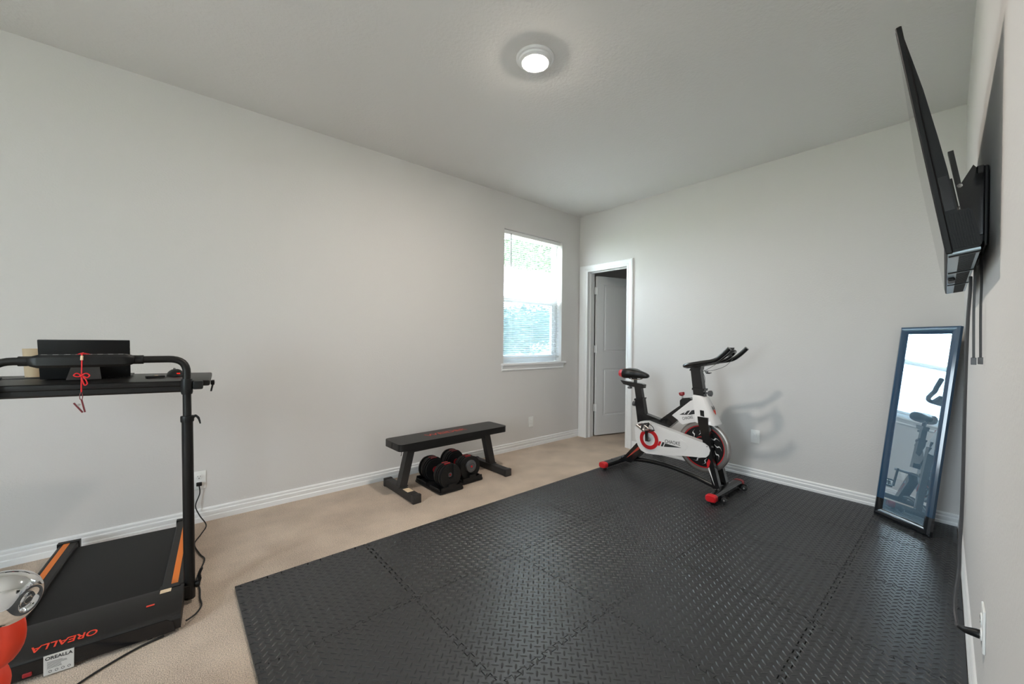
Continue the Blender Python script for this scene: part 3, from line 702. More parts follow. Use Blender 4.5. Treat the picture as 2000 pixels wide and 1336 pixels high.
# ------------------------------------------------------------------ bench
def bench():
    t = thing('weight_bench', 'flat black padded weight bench with charcoal steel legs by the left wall', 'bench', (1.785, 2.872, 0), .030)
    L, W = .525, .132
    P = fillet([(-L, -W*.98, 0), (L, -W, 0), (L, W, 0), (-L, W*.98, 0), (-L, -W*.98, 0)], .030, 4)[1:]
    P = [V((-L, 0, 0))]+[V(p) for p in P[0:0]]
    corner = [(-L, -W), (L, -W), (L, W), (-L, W)]; P = []
    for k, (cx, cy) in enumerate(corner):
        sx, sy = (1 if cx > 0 else -1), (1 if cy > 0 else -1); r = .035
        a0 = {(-1, -1): PI, (1, -1): 1.5*PI, (1, 1): 0, (-1, 1): .5*PI}[(sx, sy)]
        for q in range(6):
            a = a0+q*PI/10; P.append((cx-sx*r+r*math.cos(a), cy-sy*r+r*math.sin(a), .360))
    bm = B(); prism(bm, P, (0, 0, .052)); bev(bm, .011, 3, 50); pad = obj('seat_pad', bm, 'vinylseat', t, sharp=45)
    for s in (-1, 1):
        bm = B(); box2(bm, (s*.5255-.001, -.004, .362), (s*.5255+.001, .004, .405)); obj('seam', bm, 'black', pad)
    bm = B(); box2(bm, (-.47, -.095, .352), (.47, .095, .3605)); obj('backing_board', bm, 'black', t)
    text('lettering', 'WEIDER', .085, 'dullred', pad, (-.035, .006, .4125), (1, 0, 0), (0, 1, 0), world=False, sx=1.25, bold=.0012)
    bm = B(); box2(bm, (-.40, -.025, .308), (.40, .025, .352)); bev(bm, .004, 1); obj('spine', bm, 'charcoal', t)
    for s in (-1, 1):
        xt, xb = s*.372, s*.443
        w_ = .031
        bm = B(); prism(bm, [(xt-w_, -.030, .350), (xt+w_, -.030, .350), (xb+w_, -.030, .060), (xb-w_, -.030, .060)], (0, .060, 0)); bev(bm, .005, 2); obj('leg', bm, 'charcoal', t)
        bm = B(); box2(bm, (xb-.031, -.220, .003), (xb+.031, .220, .060)); bev(bm, .005, 2); f = obj('foot_bar', bm, 'charcoal', t)
        for e in (-1, 1):
            bm = B(); box2(bm, (xb-.033, e*.232-.016, 0), (xb+.033, e*.232+.016, .063)); bev(bm, .004, 2); obj('end_cap', bm, 'charcoal', f)
        bm = B(); prism(bm, [(xb-.040, -.034, .0595), (xb+.040, -.034, .0595), (xb+.040, .034, .0595), (xb-.040, .034, .0595)], (0, 0, .006)); bev(bm, .002, 1); obj('foot_plate', bm, 'charcoal', t)
        if s < 0:
            bm = B(); box2(bm, (xb-.026, -.150, .0600), (xb+.024, -.070, .0612)); obj('warning_label', bm, 'sticker', f, label='cream warning label')
    bm = B(); tube(bm, smooth_path([(-.42, .05, .35), (-.425, .05, .32), (-.418, .05, .30), (-.424, .05, .275)], 4), .0022, 6); obj('loose_strap', bm, 'black', t)
bench()

# ------------------------------------------------------------------ adjustable dumbbells
def dumbbell_set(loc, rz, labels, dial):
    t = thing('dumbbell_tray', labels[1], 'tray', loc, rz, 'dumbbell trays')
    W, L = .112, .200
    P = []
    for (cx, cy, a0) in ((-W, -L, PI), (W, -L, 1.5*PI), (W, L, 0), (-W, L, .5*PI)):
        for q in range(5):
            a = a0+q*PI/8; r = .022; P.append((cx-math.copysign(r, cx)+r*math.cos(a), cy-math.copysign(r, cy)+r*math.sin(a), .006))
    bm = B(); prism(bm, P, (0, 0, .012)); bev(bm, .003, 2, 50); obj('base', bm, 'weight', t)
    for s in (-1, 1):
        bm = B(); prism(bm, [(-.100, s*L*.98, .012), (.100, s*L*.98, .012), (.094, s*L*.98, .050), (.035, s*L*.98, .046), (.028, s*L*.98, .066), (-.028, s*L*.98, .066), (-.035, s*L*.98, .046), (-.094, s*L*.98, .050)], (0, -s*.010, 0)); obj('end_wall', bm, 'weight', t)
        for e in (-1, 1):
            bm = B(); box2(bm, (e*.085-.02, s*.165-.022, 0), (e*.085+.02, s*.165+.022, .010)); bev(bm, .003, 1); obj('foot', bm, 'rubber', t)
            bm = B(); box2(bm, (e*.102-.005, s*.10-.07, .012), (e*.102+.005, s*.10+.07, .040)); bev(bm, .003, 1); obj('side_cradle', bm, 'weight', t)
    d = thing('adjustable_dumbbell', labels[0], 'dumbbell', V(loc)+V((0, 0, .0185)), rz, 'adjustable dumbbells')
    zc = .0995
    bm = B(); tube(bm, [(0, -.06, zc), (0, -.04, zc), (0, 0, zc), (0, .04, zc), (0, .06, zc)], [.015, .016, .0175, .016, .015], 18); obj('grip', bm, 'rubber', d)
    for s in (-1, 1):
        bm = B(); lathe(bm, [(.0, 0), (.026, 0), (.026, .010), (0, .010)], (0, s*.044, zc), (0, s, 0), 24); obj('inner_collar', bm, 'darkred', d, label='red collar')
        y = .056
        for k, (r, th) in enumerate(((.086, .012), (.094, .012), (.098, .013), (.095, .013), (.092, .012), (.098, .014))):
            bm = B(); n = 40; pts = []
            for q in range(n):                    # discs flattened towards the tray, with a saddle slot on top
                a = 2*PI*q/n; x, z = r*math.sin(a), r*math.cos(a)
                if z > r*.86: z = r*.86+(z-r*.86)*.6
                pts.append((x, s*y, zc+z))
            prism(bm, pts, (0, s*th, 0)); bev(bm, .0022, 1, 50); disc = obj('weight_disc', bm, 'weight', d, sharp=40)
            if k in (1, 3):
                bm = B(); box2(bm, (-.026, s*(y+.0005), zc+r*.78), (.026, s*(y+th+.004), zc+r*.985)); bev(bm, .002, 1); obj('selector_tab', bm, 'darkred', disc, label='red selector tab')
            y += th+.0058
        y -= .0056
        if dial or s > 0:
            bm = B(); lathe(bm, [(.0, 0), (.052, 0), (.052, .006), (.047, .016), (.030, .019), (.028, .015), (.012, .015), (0, .015)], (0, s*y, zc+.012), (0, s, 0), 28); dl = obj('dial', bm, 'knob', d)
            bm = B(); lathe(bm, [(.009, 0), (.009, .003), (0, .004)], (0, s*(y+.0148), zc+.012), (0, s, 0), 12); obj('dial_mark', bm, 'red', dl)
        else:
            # outer plate with an open keyhole showing the dial behind
            bm = B(); pts = []; n = 40; r = .094; w2 = .025
            for q in range(n+1):
                a = math.asin(w2/r)+(2*PI-2*math.asin(w2/r))*q/n
                pts.append((r*math.sin(a), s*y, zc+r*math.cos(a)))
            pts += [(-w2, s*y, zc+.0), (-w2*.7, s*y, zc-.014), (0, s*y, zc-.020), (w2*.7, s*y, zc-.014), (w2, s*y, zc)]
            prism(bm, pts, (0, s*.014, 0)); bev(bm, .002, 1, 50); obj('end_plate', bm, 'weight', d, sharp=40)
            bm = B(); lathe(bm, [(.0, 0), (.018, 0), (.017, .004), (0, .004)], (0, s*y, zc+.010), (0, s, 0), 20); dl = obj('dial', bm, 'knob', d)
            bm = B(); lathe(bm, [(.008, 0), (.008, .003), (0, .003)], (0, s*(y+.0035), zc+.012), (0, s, 0), 12); obj('dial_mark', bm, 'darkred', dl)
    return d
dumbbell_set((1.655, 2.832, 0), .03, ('black adjustable dumbbell with slotted end plate, nearer the labelled bench leg', 'black plastic cradle under the dumbbell nearer the labelled bench leg'), False)
dumbbell_set((1.900, 2.905, 0), .03, ('black adjustable dumbbell with round end dial, the right one under the bench', 'black plastic cradle under the right-hand dumbbell below the bench'), True)

# ------------------------------------------------------------------ exercise bike
def bike():
    X = 3.25; zf = MATZ
    t = thing('exercise_bike', 'black and white indoor cycling bike with red accents on the black mat', 'exercise bike', (X, 1.72, zf))
    def side(name, m, pts, hw, b=.006, seg=3, label=None, parent=t, xc=X):
        bm = B(); prism(bm, yz(xc-hw, pts), (2*hw, 0, 0)); bev(bm, b, seg, 40); return obj(name, bm, m, parent, True, label, sharp=40)
    oval = [(.035*math.copysign(abs(math.cos(a))**.6, math.cos(a)), .024*math.copysign(abs(math.sin(a))**.6, math.sin(a))) for a in [2*PI*k/20 for k in range(20)]]
    def stabiliser(y, x0, x1, wheels):
        bm = B(); tube(bm, [(x0+.035, y, .058), (x1-.035, y, .058)], 1, prof=oval, up=(0, 0, 1)); s = obj('stabiliser', bm, 'bikeblack', t, True)
        for x, d in ((x0, 1), (x1, -1)):
            bm = B(); tube(bm, [(x, y, .058), (x+d*.008, y, .058), (x+d*.045, y, .058)], [.86, 1.06, 1.08], prof=oval, up=(0, 0, 1)); obj('end_cap', bm, 'darkred' if x == x1 else 'red', s, True, 'red end cap')
            bm = B(); lathe(bm, [(.016, 0), (.019, .006), (.019, .012), (.010, .014), (.010, .026)], (x+d*.05, y, zf), n=16); obj('levelling_foot', bm, 'rubber', s, True)
            bm = B(); lathe(bm, [(.006, 0), (.006, .006), (0, .008)], (x+d*.17, y+.012, .0805), n=10); obj('bolt', bm, 'chrome_soft', s, True)
        if wheels:
            for x in (x0+.095, x1-.085):
                bm = B(); lathe(bm, [(.0, -.009), (.016, -.009), (.021, -.006), (.022, 0), (.021, .006), (.016, .009), (0, .009)], (x, y-.062, zf+.026), (1, 0, 0), 22); w_ = obj('transport_wheel', bm, 'rubber', s, True)
                bm = B(); lathe(bm, [(.007, 0), (.007, .004), (0, .006)], (x-.009, y-.062, zf+.026), (-1, 0, 0), 12); obj('axle_cap', bm, 'silver', w_, True)
                bm = B(); box2(bm, (x+.011, y-.075, zf+.012), (x+.016, y-.02, .068)); bev(bm, .003, 1); obj('wheel_bracket', bm, 'bikeblack', s, True)
        return s
    stabiliser(2.200, 2.975, 3.525, False)
    stabiliser(1.232, 2.950, 3.510, True)
    # bottom tube, bowed upwards
    pts = smooth_path([(X, 2.17, .082), (X, 2.10, .092), (X, 1.90, .118), (X, 1.70, .120), (X, 1.50, .095), (X, 1.35, .062), (X, 1.26, .048)], 5)
    bm = B(); tube(bm, pts, .019, 14); obj('bottom_tube', bm, 'bikeblack', t, True)
    # rear stay, seat tube, V frame
    rs = side('rear_stay', 'bikeblack', [(2.165, .070), (2.055, .070), (1.86, .270), (1.93, .330), (2.00, .262)], .032)
    side('decal', 'dullred', [(2.100, .105), (1.975, .240), (1.955, .225)], .0325, .0002, 1, 'red wedge decal', rs)
    side('decal', 'bikewhite', [(1.972, .248), (1.962, .262), (1.948, .246), (1.957, .232)], .0326, .0002, 1, None, rs)
    side('seat_tube', 'bikeblack', [(2.024, .657), (1.945, .676), (1.895, .40), (1.985, .40)], .026)
    side('seat_post', 'bikeblack', [(2.037, .785), (1.972, .795), (1.945, .650), (2.012, .640)], .019)
    side('frame_collar', 'bikeblack', [(2.029, .648), (1.941, .668), (1.938, .684), (2.026, .668)], .030, .003, 2)
    side('main_frame', 'bikeblack', [(1.935, .545), (1.775, .512), (1.528, .715), (1.47, .700), (1.505, .640), (1.700, .448), (1.82, .440), (1.93, .452)], .030, .010)
    bm = B(); lathe(bm, [(.008, 0), (.008, .022), (.020, .024), (.023, .030), (.023, .046), (.015, .050), (0, .050)], (X, 2.008, .612), (0, .97, .1), 12); obj('seat_knob', bm, 'knob', t, True)
    # seat
    side('seat_slider', 'bikeblack', [(2.185, .822), (1.955, .806), (1.938, .800), (1.942, .768), (2.06, .772), (2.15, .788)], .022, .006)
    bm = B(); lathe(bm, [(.007, 0), (.007, .012), (.019, .014), (.021, .020), (.021, .030), (.010, .034), (0, .034)], (X, 2.094, .782), (0, 0, -1), 12); obj('slider_knob', bm, 'knob', t, True)
    bm = B(); lathe(bm, [(.016, 0), (.016, .05)], (X, 2.035, .806), n=14); obj('seat_clamp', bm, 'bikeblack', t, True)
    for dx in (-.022, .022):
        bm = B(); tube(bm, smooth_path([(X+dx, 2.11, .862), (X+dx, 2.085, .845), (X+dx*.9, 2.035, .842), (X+dx*.7, 1.985, .846), (X+dx*.5, 1.96, .862)], 4), .0035, 8); obj('seat_rail', bm, 'chrome_soft', t, True)
    def saddle(m, name, i0, i1, grow=0, label=None, parent=t):
        # sections along the saddle: y, half width, top z, bottom z
        sec = [(2.176, .055, .905, .874), (2.165, .080, .928, .856), (2.122, .0985, .942, .846), (2.10, .098, .947, .846), (2.06, .084, .945, .850), (2.02, .056, .936, .852), (1.98, .036, .924, .854), (1.94, .028, .912, .856), (1.915, .024, .900, .860), (1.902, .014, .888, .868)]
        bm = B(); rings = []
        for y, hw, zt, zb in sec[i0:i1]:
            ring = []
            for k in range(16):
                a = 2*PI*k/16; c, s = math.cos(a), math.sin(a)
                xx = (hw+grow)*math.copysign(abs(c)**.7, c); zz = (zt+zb)/2+(zt-zb)/2*math.copysign(abs(s)**.7, s)+grow*s
                if s > .8: zz -= .006*(1 if hw > .05 else .4)
                ring.append(bm.verts.new((X+xx, y, zz)))
            rings.append(ring)
        for a, b in zip(rings, rings[1:]):
            for k in range(16): bm.faces.new((a[k], a[(k+1) % 16], b[(k+1) % 16], b[k]))
        bm.faces.new(rings[0]); bm.faces.new(rings[-1][::-1])
        return obj(name, bm, m, parent, True, label, sharp=60)
    sd = saddle('vinylseat', 'saddle', 0, 10)
    saddle('red', 'saddle_rear', 0, 3, .0012, 'red rear panel', sd)
    # chain cover
    C = [(1.980, .417), (1.967, .453), (1.925, .480), (1.869, .490), (1.781, .473), (1.598, .441), (1.429, .411), (1.365, .400), (1.335, .382), (1.322, .352), (1.330, .318), (1.352, .292), (1.385, .284), (1.552, .260), (1.731, .224), (1.865, .210), (1.915, .226), (1.948, .265), (1.972, .320)]
    bm = B(); prism(bm, yz(3.158, C), (.062, 0, 0)); bev(bm, .012, 3, 60); cov = obj('chain_cover', bm, 'bikewhite', t, True, sharp=50)
    ins = [(1.745, .452), (1.60, .412), (1.505, .372), (1.495, .345), (1.525, .300), (1.56, .288), (1.70, .262), (1.765, .255)]
    bm = B(); prism(bm, yz(3.1565, ins), (.008, 0, 0)); bev(bm, .002, 2, 40); obj('cover_facet', bm, 'bikewhite', cov, True)
    hx = 3.157
    bm = B(); lathe(bm, [(.056, 0), (.056, .003), (.088, .003), (.088, 0)], (hx, 1.8375, .340), (-1, 0, 0), 48, loop=True); obj('ring', bm, 'red', cov, True, 'red ring', 30)
    bm = B(); lathe(bm, [(0, 0), (.056, 0), (.056, .002), (0, .002)], (hx, 1.8375, .340), (-1, 0, 0), 40); obj('hub_disc', bm, 'bikewhite', cov, True)
    for m, P in (('red', [(1.757, .302), (1.742, .342), (1.722, .341), (1.737, .302)]), ('darkprint', [(1.728, .302), (1.713, .340), (1.694, .340), (1.709, .303)]), ('darkprint', [(1.700, .303), (1.688, .334), (1.548, .326)])):
        bm = B(); prism(bm, yz(3.1558, P), (.002, 0, 0)); obj('decal', bm, m, cov, True)
    text('lettering', 'CHAOKE', .042, 'darkprint', cov, (3.1552, 1.625, .3530), (0, -1, .03), (0, .03, 1), sx=.78)
    for q in ((1.962, .452), (1.345, .378)):
        bm = B(); lathe(bm, [(.004, 0), (.004, .001), (0, .0012)], (3.158, *q), (-1, 0, 0), 10); obj('screw', bm, 'darkprint', cov, True)
    # cranks and pedals
    bm = B(); lathe(bm, [(.020, 0), (.020, .012), (.014, .018), (.014, .030), (0, .030)], (3.155, 1.8375, .340), (-1, 0, 0), 18); obj('crank_hub', bm, 'silver', t, True)
    def pedal(x, y0, z0, y1, z1, d):
        bm = B(); p0, p1 = V((x, y0, z0)), V((x, y1, z1)); dr = (p1-p0).normalized(); n = V((0, -dr.z, dr.y))*.013
        prism(bm, [p0-n-dr*.012, p0+n-dr*.012, p1+n*.8+dr*.012, p1-n*.8+dr*.012], (-d*.014, 0, 0)); bev(bm, .003, 1); ck = obj('crank', bm, 'bikeblack', t, True)
        c = V((x-d*.062, y1, z1))
        bm = B(); tube(bm, [(x, y1, z1), (x-d*.11, y1, z1)], .006, 10); obj('pedal_spindle', bm, 'silver', ck, True)
        R = Matrix.Rotation(.5, 3, 'X')
        for e in (-1, 1):
            bm = B(); box(bm, c+R @ V((0, e*.036, 0)), (.090, .014, .022), R); bev(bm, .003, 1); obj('pedal_platform', bm, 'silver', ck, True)
            bm = B(); box(bm, c+R @ V((e*.040, 0, 0)), (.012, .070, .020), R); bev(bm, .003, 1); obj('pedal_platform', bm, 'silver', ck, True)
        bm = B(); tube(bm, smooth_path([c+R @ V(q) for q in ((.035, -.040, .0), (.03, -.085, .030), (.0, -.098, .042), (-.03, -.085, .030), (-.035, -.040, .0))], 4), .0038, 7); obj('toe_cage', bm, 'bikeblack', ck, True)
        bm = B(); tube(bm, smooth_path([c+R @ V(q) for q in ((.045, -.02, .0), (.046, -.01, .045), (.0, -.03, .062), (-.046, -.01, .045), (-.045, -.02, .0))], 4), .005, 6, prof=[(-1.6, -.2), (1.6, -.2), (1.6, .2), (-1.6, .2)]); obj('toe_strap', bm, 'rubber', ck, True)
        bm = B(); tube(bm, smooth_path([c+R @ V(q) for q in ((.0, -.098, .042), (.0, -.075, .062), (0, -.03, .062))], 4), .003, 6); obj('toe_cage', bm, 'bikeblack', ck, True)
    pedal(3.128, 1.8375, .340, 1.846, .455, 1)
    pedal(3.372, 1.8375, .340, 1.829, .192, -1)
    bm = B(); tube(bm, [(3.19, 1.8375, .340), (3.40, 1.8375, .340)], .012, 12); obj('axle', bm, 'silver', t, True)
    # flywheel
    fc = V((X, 1.412, .352)); A = (1, 0, 0)
    bm = B(); lathe(bm, [(.168, -.020), (.196, -.020), (.203, -.016), (.203, .016), (.196, .020), (.168, .020)], fc, A, 72, loop=True); fl = obj('flywheel', bm, 'greyrim', t, True, sharp=30)
    bm = B(); lathe(bm, [(0, -.010), (.168, -.010), (.168, .010), (0, .010)], fc, A, 64); obj('disc', bm, 'black', fl, True)
    for s in (-1, 1):
        bm = B(); lathe(bm, [(.172, s*.018), (.190, s*.018), (.190, s*.0205), (.172, s*.0205)], fc, A, 72, loop=True); obj('rim_ring', bm, 'silver', fl, True)
        bm = B(); lathe(bm, [(.160, s*.0095), (.169, s*.0095), (.169, s*.0125), (.160, s*.0125)], fc, A, 72, loop=True); obj('ring', bm, 'red', fl, True, 'red ring')
        bm = B(); lathe(bm, [(.074, s*.0095), (.079, s*.0095), (.079, s*.0115), (.074, s*.0115)], fc, A, 48, loop=True); obj('ring', bm, 'red', fl, True, 'red ring')
        for k in range(12):
            a = 2*PI*k/12+.15; P = []; Q = []
            for q in range(7):
                u = q/6; r = .094+.050*u; b = a+.42*u+.10*math.sin(u*2*PI); wd = .0050*math.sin(PI*min(1, .08+u*.92))
                P.append((fc.y+r*math.cos(b)-wd*math.sin(b), fc.z+r*math.sin(b)+wd*math.cos(b)))
                Q.append((fc.y+r*math.cos(b)+wd*math.sin(b), fc.z+r*math.sin(b)-wd*math.cos(b)))
            bm = B(); prism(bm, yz(X+s*.0095, P+Q[::-1]), (s*.002, 0, 0)); obj('swoosh', bm, 'bikewhite', fl, True)
    bm = B(); lathe(bm, [(.014, -.085), (.014, .085)], fc, A, 14); obj('flywheel_axle', bm, 'silver', fl, True)
    # fork legs
    for s, xc in ((-1, 3.184), (1, 3.316)):
        bm = B(); prism(bm, yz(xc-.020, [(1.425, .60), (1.345, .60), (1.340, .540), (1.302, .273), (1.250, .072), (1.302, .062), (1.352, .303), (1.418, .545)]), (.040, 0, 0)); bev(bm, .007, 2, 40); f = obj('fork_leg', bm, 'bikeblack', t, True, sharp=40)
        for m, P in (('red', [(1.350, .246), (1.334, .285), (1.320, .268), (1.331, .222), (1.342, .212)]), ('bikewhite', [(1.338, .208), (1.329, .220), (1.288, .090)])):
            bm = B(); prism(bm, yz(xc+s*.0200, P), (s*.0008, 0, 0)); obj('decal', bm, m, f, True)
    side('head_tube', 'bikeblack', [(1.512, .965), (1.436, .972), (1.392, .70), (1.478, .69)], .026)
    side('head_collar', 'bikeblack', [(1.497, .800), (1.398, .800), (1.396, .818), (1.496, .818)], .032, .004, 2)
    # white shroud around the head, with emblem
    bm = B(); sec = [(.758, 1.392, 1.480, .040, .8), (.750, 1.382, 1.486, .044, .9), (.700, 1.358, 1.478, .052, 1), (.640, 1.332, 1.462, .060, 1), (.590, 1.309, 1.450, .072, 1), (.552, 1.292, 1.440, .082, 1), (.545, 1.294, 1.438, .082, 1)]
    rings = []
    for z, ya, yb, hw, k in sec:
        dz = -.006
        P = [(X-hw, yb, z+.004), (X-hw, ya+.028, z), (X-hw*.86, ya+.008, z+dz), (X-hw*.60, ya, z+dz), (X+hw*.60, ya, z+dz), (X+hw*.86, ya+.008, z+dz), (X+hw, ya+.028, z), (X+hw, yb, z+.004)]
        rings.append([bm.verts.new(p) for p in P])
    for a, b in zip(rings, rings[1:]):
        for k in range(8): bm.faces.new((a[k], a[(k+1) % 8], b[(k+1) % 8], b[k]))
    bm.faces.new(rings[0]); bm.faces.new(rings[-1][::-1]); sh = obj('head_shroud', bm, 'bikewhite', t, True, sharp=40)
    side('window', 'black', [(1.408, .607), (1.378, .603), (1.386, .648), (1.412, .650)], .0725, .003, 2, 'black square inset', sh)
    def emblem(P, m):
        n = V((0, -.93, .36)).normalized(); bm = B()
        prism(bm, [V((X+a*.85, 1.3315-(.0)-b*-.40, .640+b))+n*.0035 for a, b in P], n*.002); obj('emblem', bm, m, sh, True)
    emblem([(-.022, .045), (-.018, .010), (-.004, .022), (-.012, .038)], 'darkprint'); emblem([(.022, .045), (.018, .010), (.004, .022), (.012, .038)], 'darkprint')
    emblem([(-.020, .006), (-.004, .016), (-.001, -.022), (-.014, -.004)], 'redtext'); emblem([(.020, .006), (.004, .016), (.001, -.022), (.014, -.004)], 'redtext')
    # guard over the flywheel
    G = [(1.655, .570), (1.640, .585), (1.500, .712), (1.46, .73), (1.40, .70), (1.40, .560), (1.430, .553), (1.520, .527), (1.562, .508), (1.585, .520), (1.605, .540)]
    gd = side('flywheel_guard', 'bikewhite', G, .047, .008, 3)
    bm = B(); prism(bm, yz(3.2025, [(1.592, .585), (1.520, .628), (1.425, .652), (1.425, .622), (1.500, .598)]), (.002, 0, 0)); obj('decal', bm, 'darkprint', gd, True)
    for k in range(2):
        a = 1.555-k*.03
        bm = B(); prism(bm, yz(3.2022, [(a, .598), (a-.008, .598), (a-.040, .640), (a-.030, .640)]), (.002, 0, 0)); obj('decal', bm, 'bikewhite', gd, True)
    text('lettering', 'CHAOKE', .034, 'darkprint', gd, (3.2024, 1.522, .5685), (0, -1, .30), (0, .30, 1), sx=.66)
    # tension knob
    bm = B(); side('brake_housing', 'bikeblack', [(1.600, .660), (1.600, .700), (1.580, .722), (1.520, .732), (1.490, .715), (1.51, .68)], .024, .008)
    bm = B(); tube(bm, [(X, 1.582, .70), (X, 1.594, .745)], .006, 10); kb = obj('brake_stem', bm, 'silver', t, True)
    bm = B(); lathe(bm, [(.012, 0), (.022, .008), (.024, .022), (.022, .030), (0, .032)], (X, 1.592, .738), (0, .22, 1), 8); obj('brake_knob', bm, 'darkred', kb, True, 'red knob')
    bm = B(); lathe(bm, [(.007, 0), (.007, .018), (.019, .024), (.024, .034), (.024, .048), (.014, .054), (0, .054)], (X, 1.402, .782), (0, -1, .0), 14); obj('handlebar_knob', bm, 'knob', t, True)
    # handlebar
    side('handlebar_stem', 'bikeblack', [(1.520, .955), (1.430, .965), (1.425, 1.000), (1.500, .998)], .032, .006)
    P = [(3.25, 1.535, .992), (3.19, 1.535, .993), (3.125, 1.510, .999), (3.10, 1.45, 1.014), (3.09, 1.36, 1.032), (3.085, 1.27, 1.052), (3.080, 1.215, 1.090), (3.080, 1.160, 1.146)]
    far = [(6.5-x, y, z) for x, y, z in P]
    bm = B(); tube(bm, smooth_path(P[::-1]+far[1:], 6), .0165, 14); hb = obj('handlebar', bm, 'bikeblack', t, True)
    bm = B(); prism(bm, yz(3.14, [(1.535, .985), (1.520, 1.010), (1.36, 1.040), (1.335, 1.036), (1.345, 1.015), (1.50, .978)]), (.22, 0, 0)); bev(bm, .008, 3, 40); obj('elbow_pad', bm, 'vinylseat', hb, True, sharp=40)
    bm = B(); tube(bm, smooth_path([(3.20, 1.36, 1.03), (3.19, 1.28, 1.05), (3.20, 1.21, 1.105), (3.25, 1.190, 1.125), (3.30, 1.21, 1.105), (3.31, 1.28, 1.05), (3.30, 1.36, 1.03)], 5), .011, 12); obj('inner_grip', bm, 'bikeblack', hb, True)
    bm = B(); prism(bm, yz(3.205, [(1.235, 1.085), (1.215, 1.150), (1.205, 1.150), (1.222, 1.082)]), (.09, 0, 0)); bev(bm, .002, 1); obj('monitor', bm, 'black', hb, True)
    bm = B(); tube(bm, smooth_path([(3.22, 1.24, 1.085), (3.19, 1.30, 1.02), (3.17, 1.36, .975), (3.20, 1.40, .955), (3.21, 1.39, .90), (3.225, 1.40, .80)], 5), .0018, 6); obj('cable', bm, 'greycord', hb, True)
    bm = B(); tube(bm, smooth_path([(3.36, 1.24, 1.06), (3.34, 1.29, 1.0), (3.28, 1.36, .965), (3.20, 1.41, .960)], 5), .0018, 6); obj('cable', bm, 'greycord', hb, True)
    for k in range(3):
        bm = B(); tube(bm, smooth_path([(3.20, 1.385-k*.01, .962), (3.19, 1.37-k*.008, .945), (3.19, 1.355-k*.012, .952)], 4), .003, 6); obj('cable_tie', bm, 'black', hb, True)
bike()

# ------------------------------------------------------------------ mirror
def mirror():
    ang, w_, L, lean = .919, .350, 1.299, .144
    t = thing('standing_mirror', 'tall narrow mirror in a glossy black frame leaning in the corner', 'mirror', (3.615, .296, MATZ), ang)
    R = Matrix.Rotation(-lean, 4, 'X') if False else Matrix.Rotation(lean, 4, 'X')
    fw, fd = .047, .026
    # local: x along the width, -y leans into the corner, front face at +y
    h = w_/2
    def piece(name, pts, m):
        bm = B(); rings = []
        prof = [(0, 0), (0, fd*.7), (fw*.25, fd), (fw*.6, fd*.92), (fw, fd*.45), (fw, 0)]
        for (x, z, sx, sz) in pts: rings.append([bm.verts.new((x+sx*a, b, z+sz*a)) for a, b in prof])
        n = len(prof)
        for k in range(n): bm.faces.new((rings[0][k], rings[0][(k+1) % n], rings[1][(k+1) % n], rings[1][k]))
        bm.faces.new(rings[0]); bm.faces.new(rings[1][::-1])
        bm.transform(R); return obj(name, bm, m, t, sharp=30)
    zf = .115                                  # the film on the frame stops here
    for s in (-1, 1):
        piece('frame_side', [(s*h, zf, -s, 0), (s*h, L, -s, -1)], 'filmframe')['label'] = 'blue film covered frame side'
        piece('frame_side', [(s*h, 0, -s, 1), (s*h, zf, -s, 0)], 'mirrorframe')
    piece('frame_bottom', [(h, 0, -1, 1), (-h, 0, 1, 1)], 'mirrorframe'); piece('frame_top', [(-h, L, 1, -1), (h, L, -1, -1)], 'filmframe')
    bm = B(); box2(bm, (-h+fw*.8, .006, fw*.8), (h-fw*.8, .010, L-fw*.8)); bm.transform(R); obj('mirror_glass', bm, 'mirror', t)
    bm = B(); box2(bm, (-h+.006, .001, .006), (h-.006, .005, L-.006)); bm.transform(R); obj('backing', bm, 'black', t)
mirror()

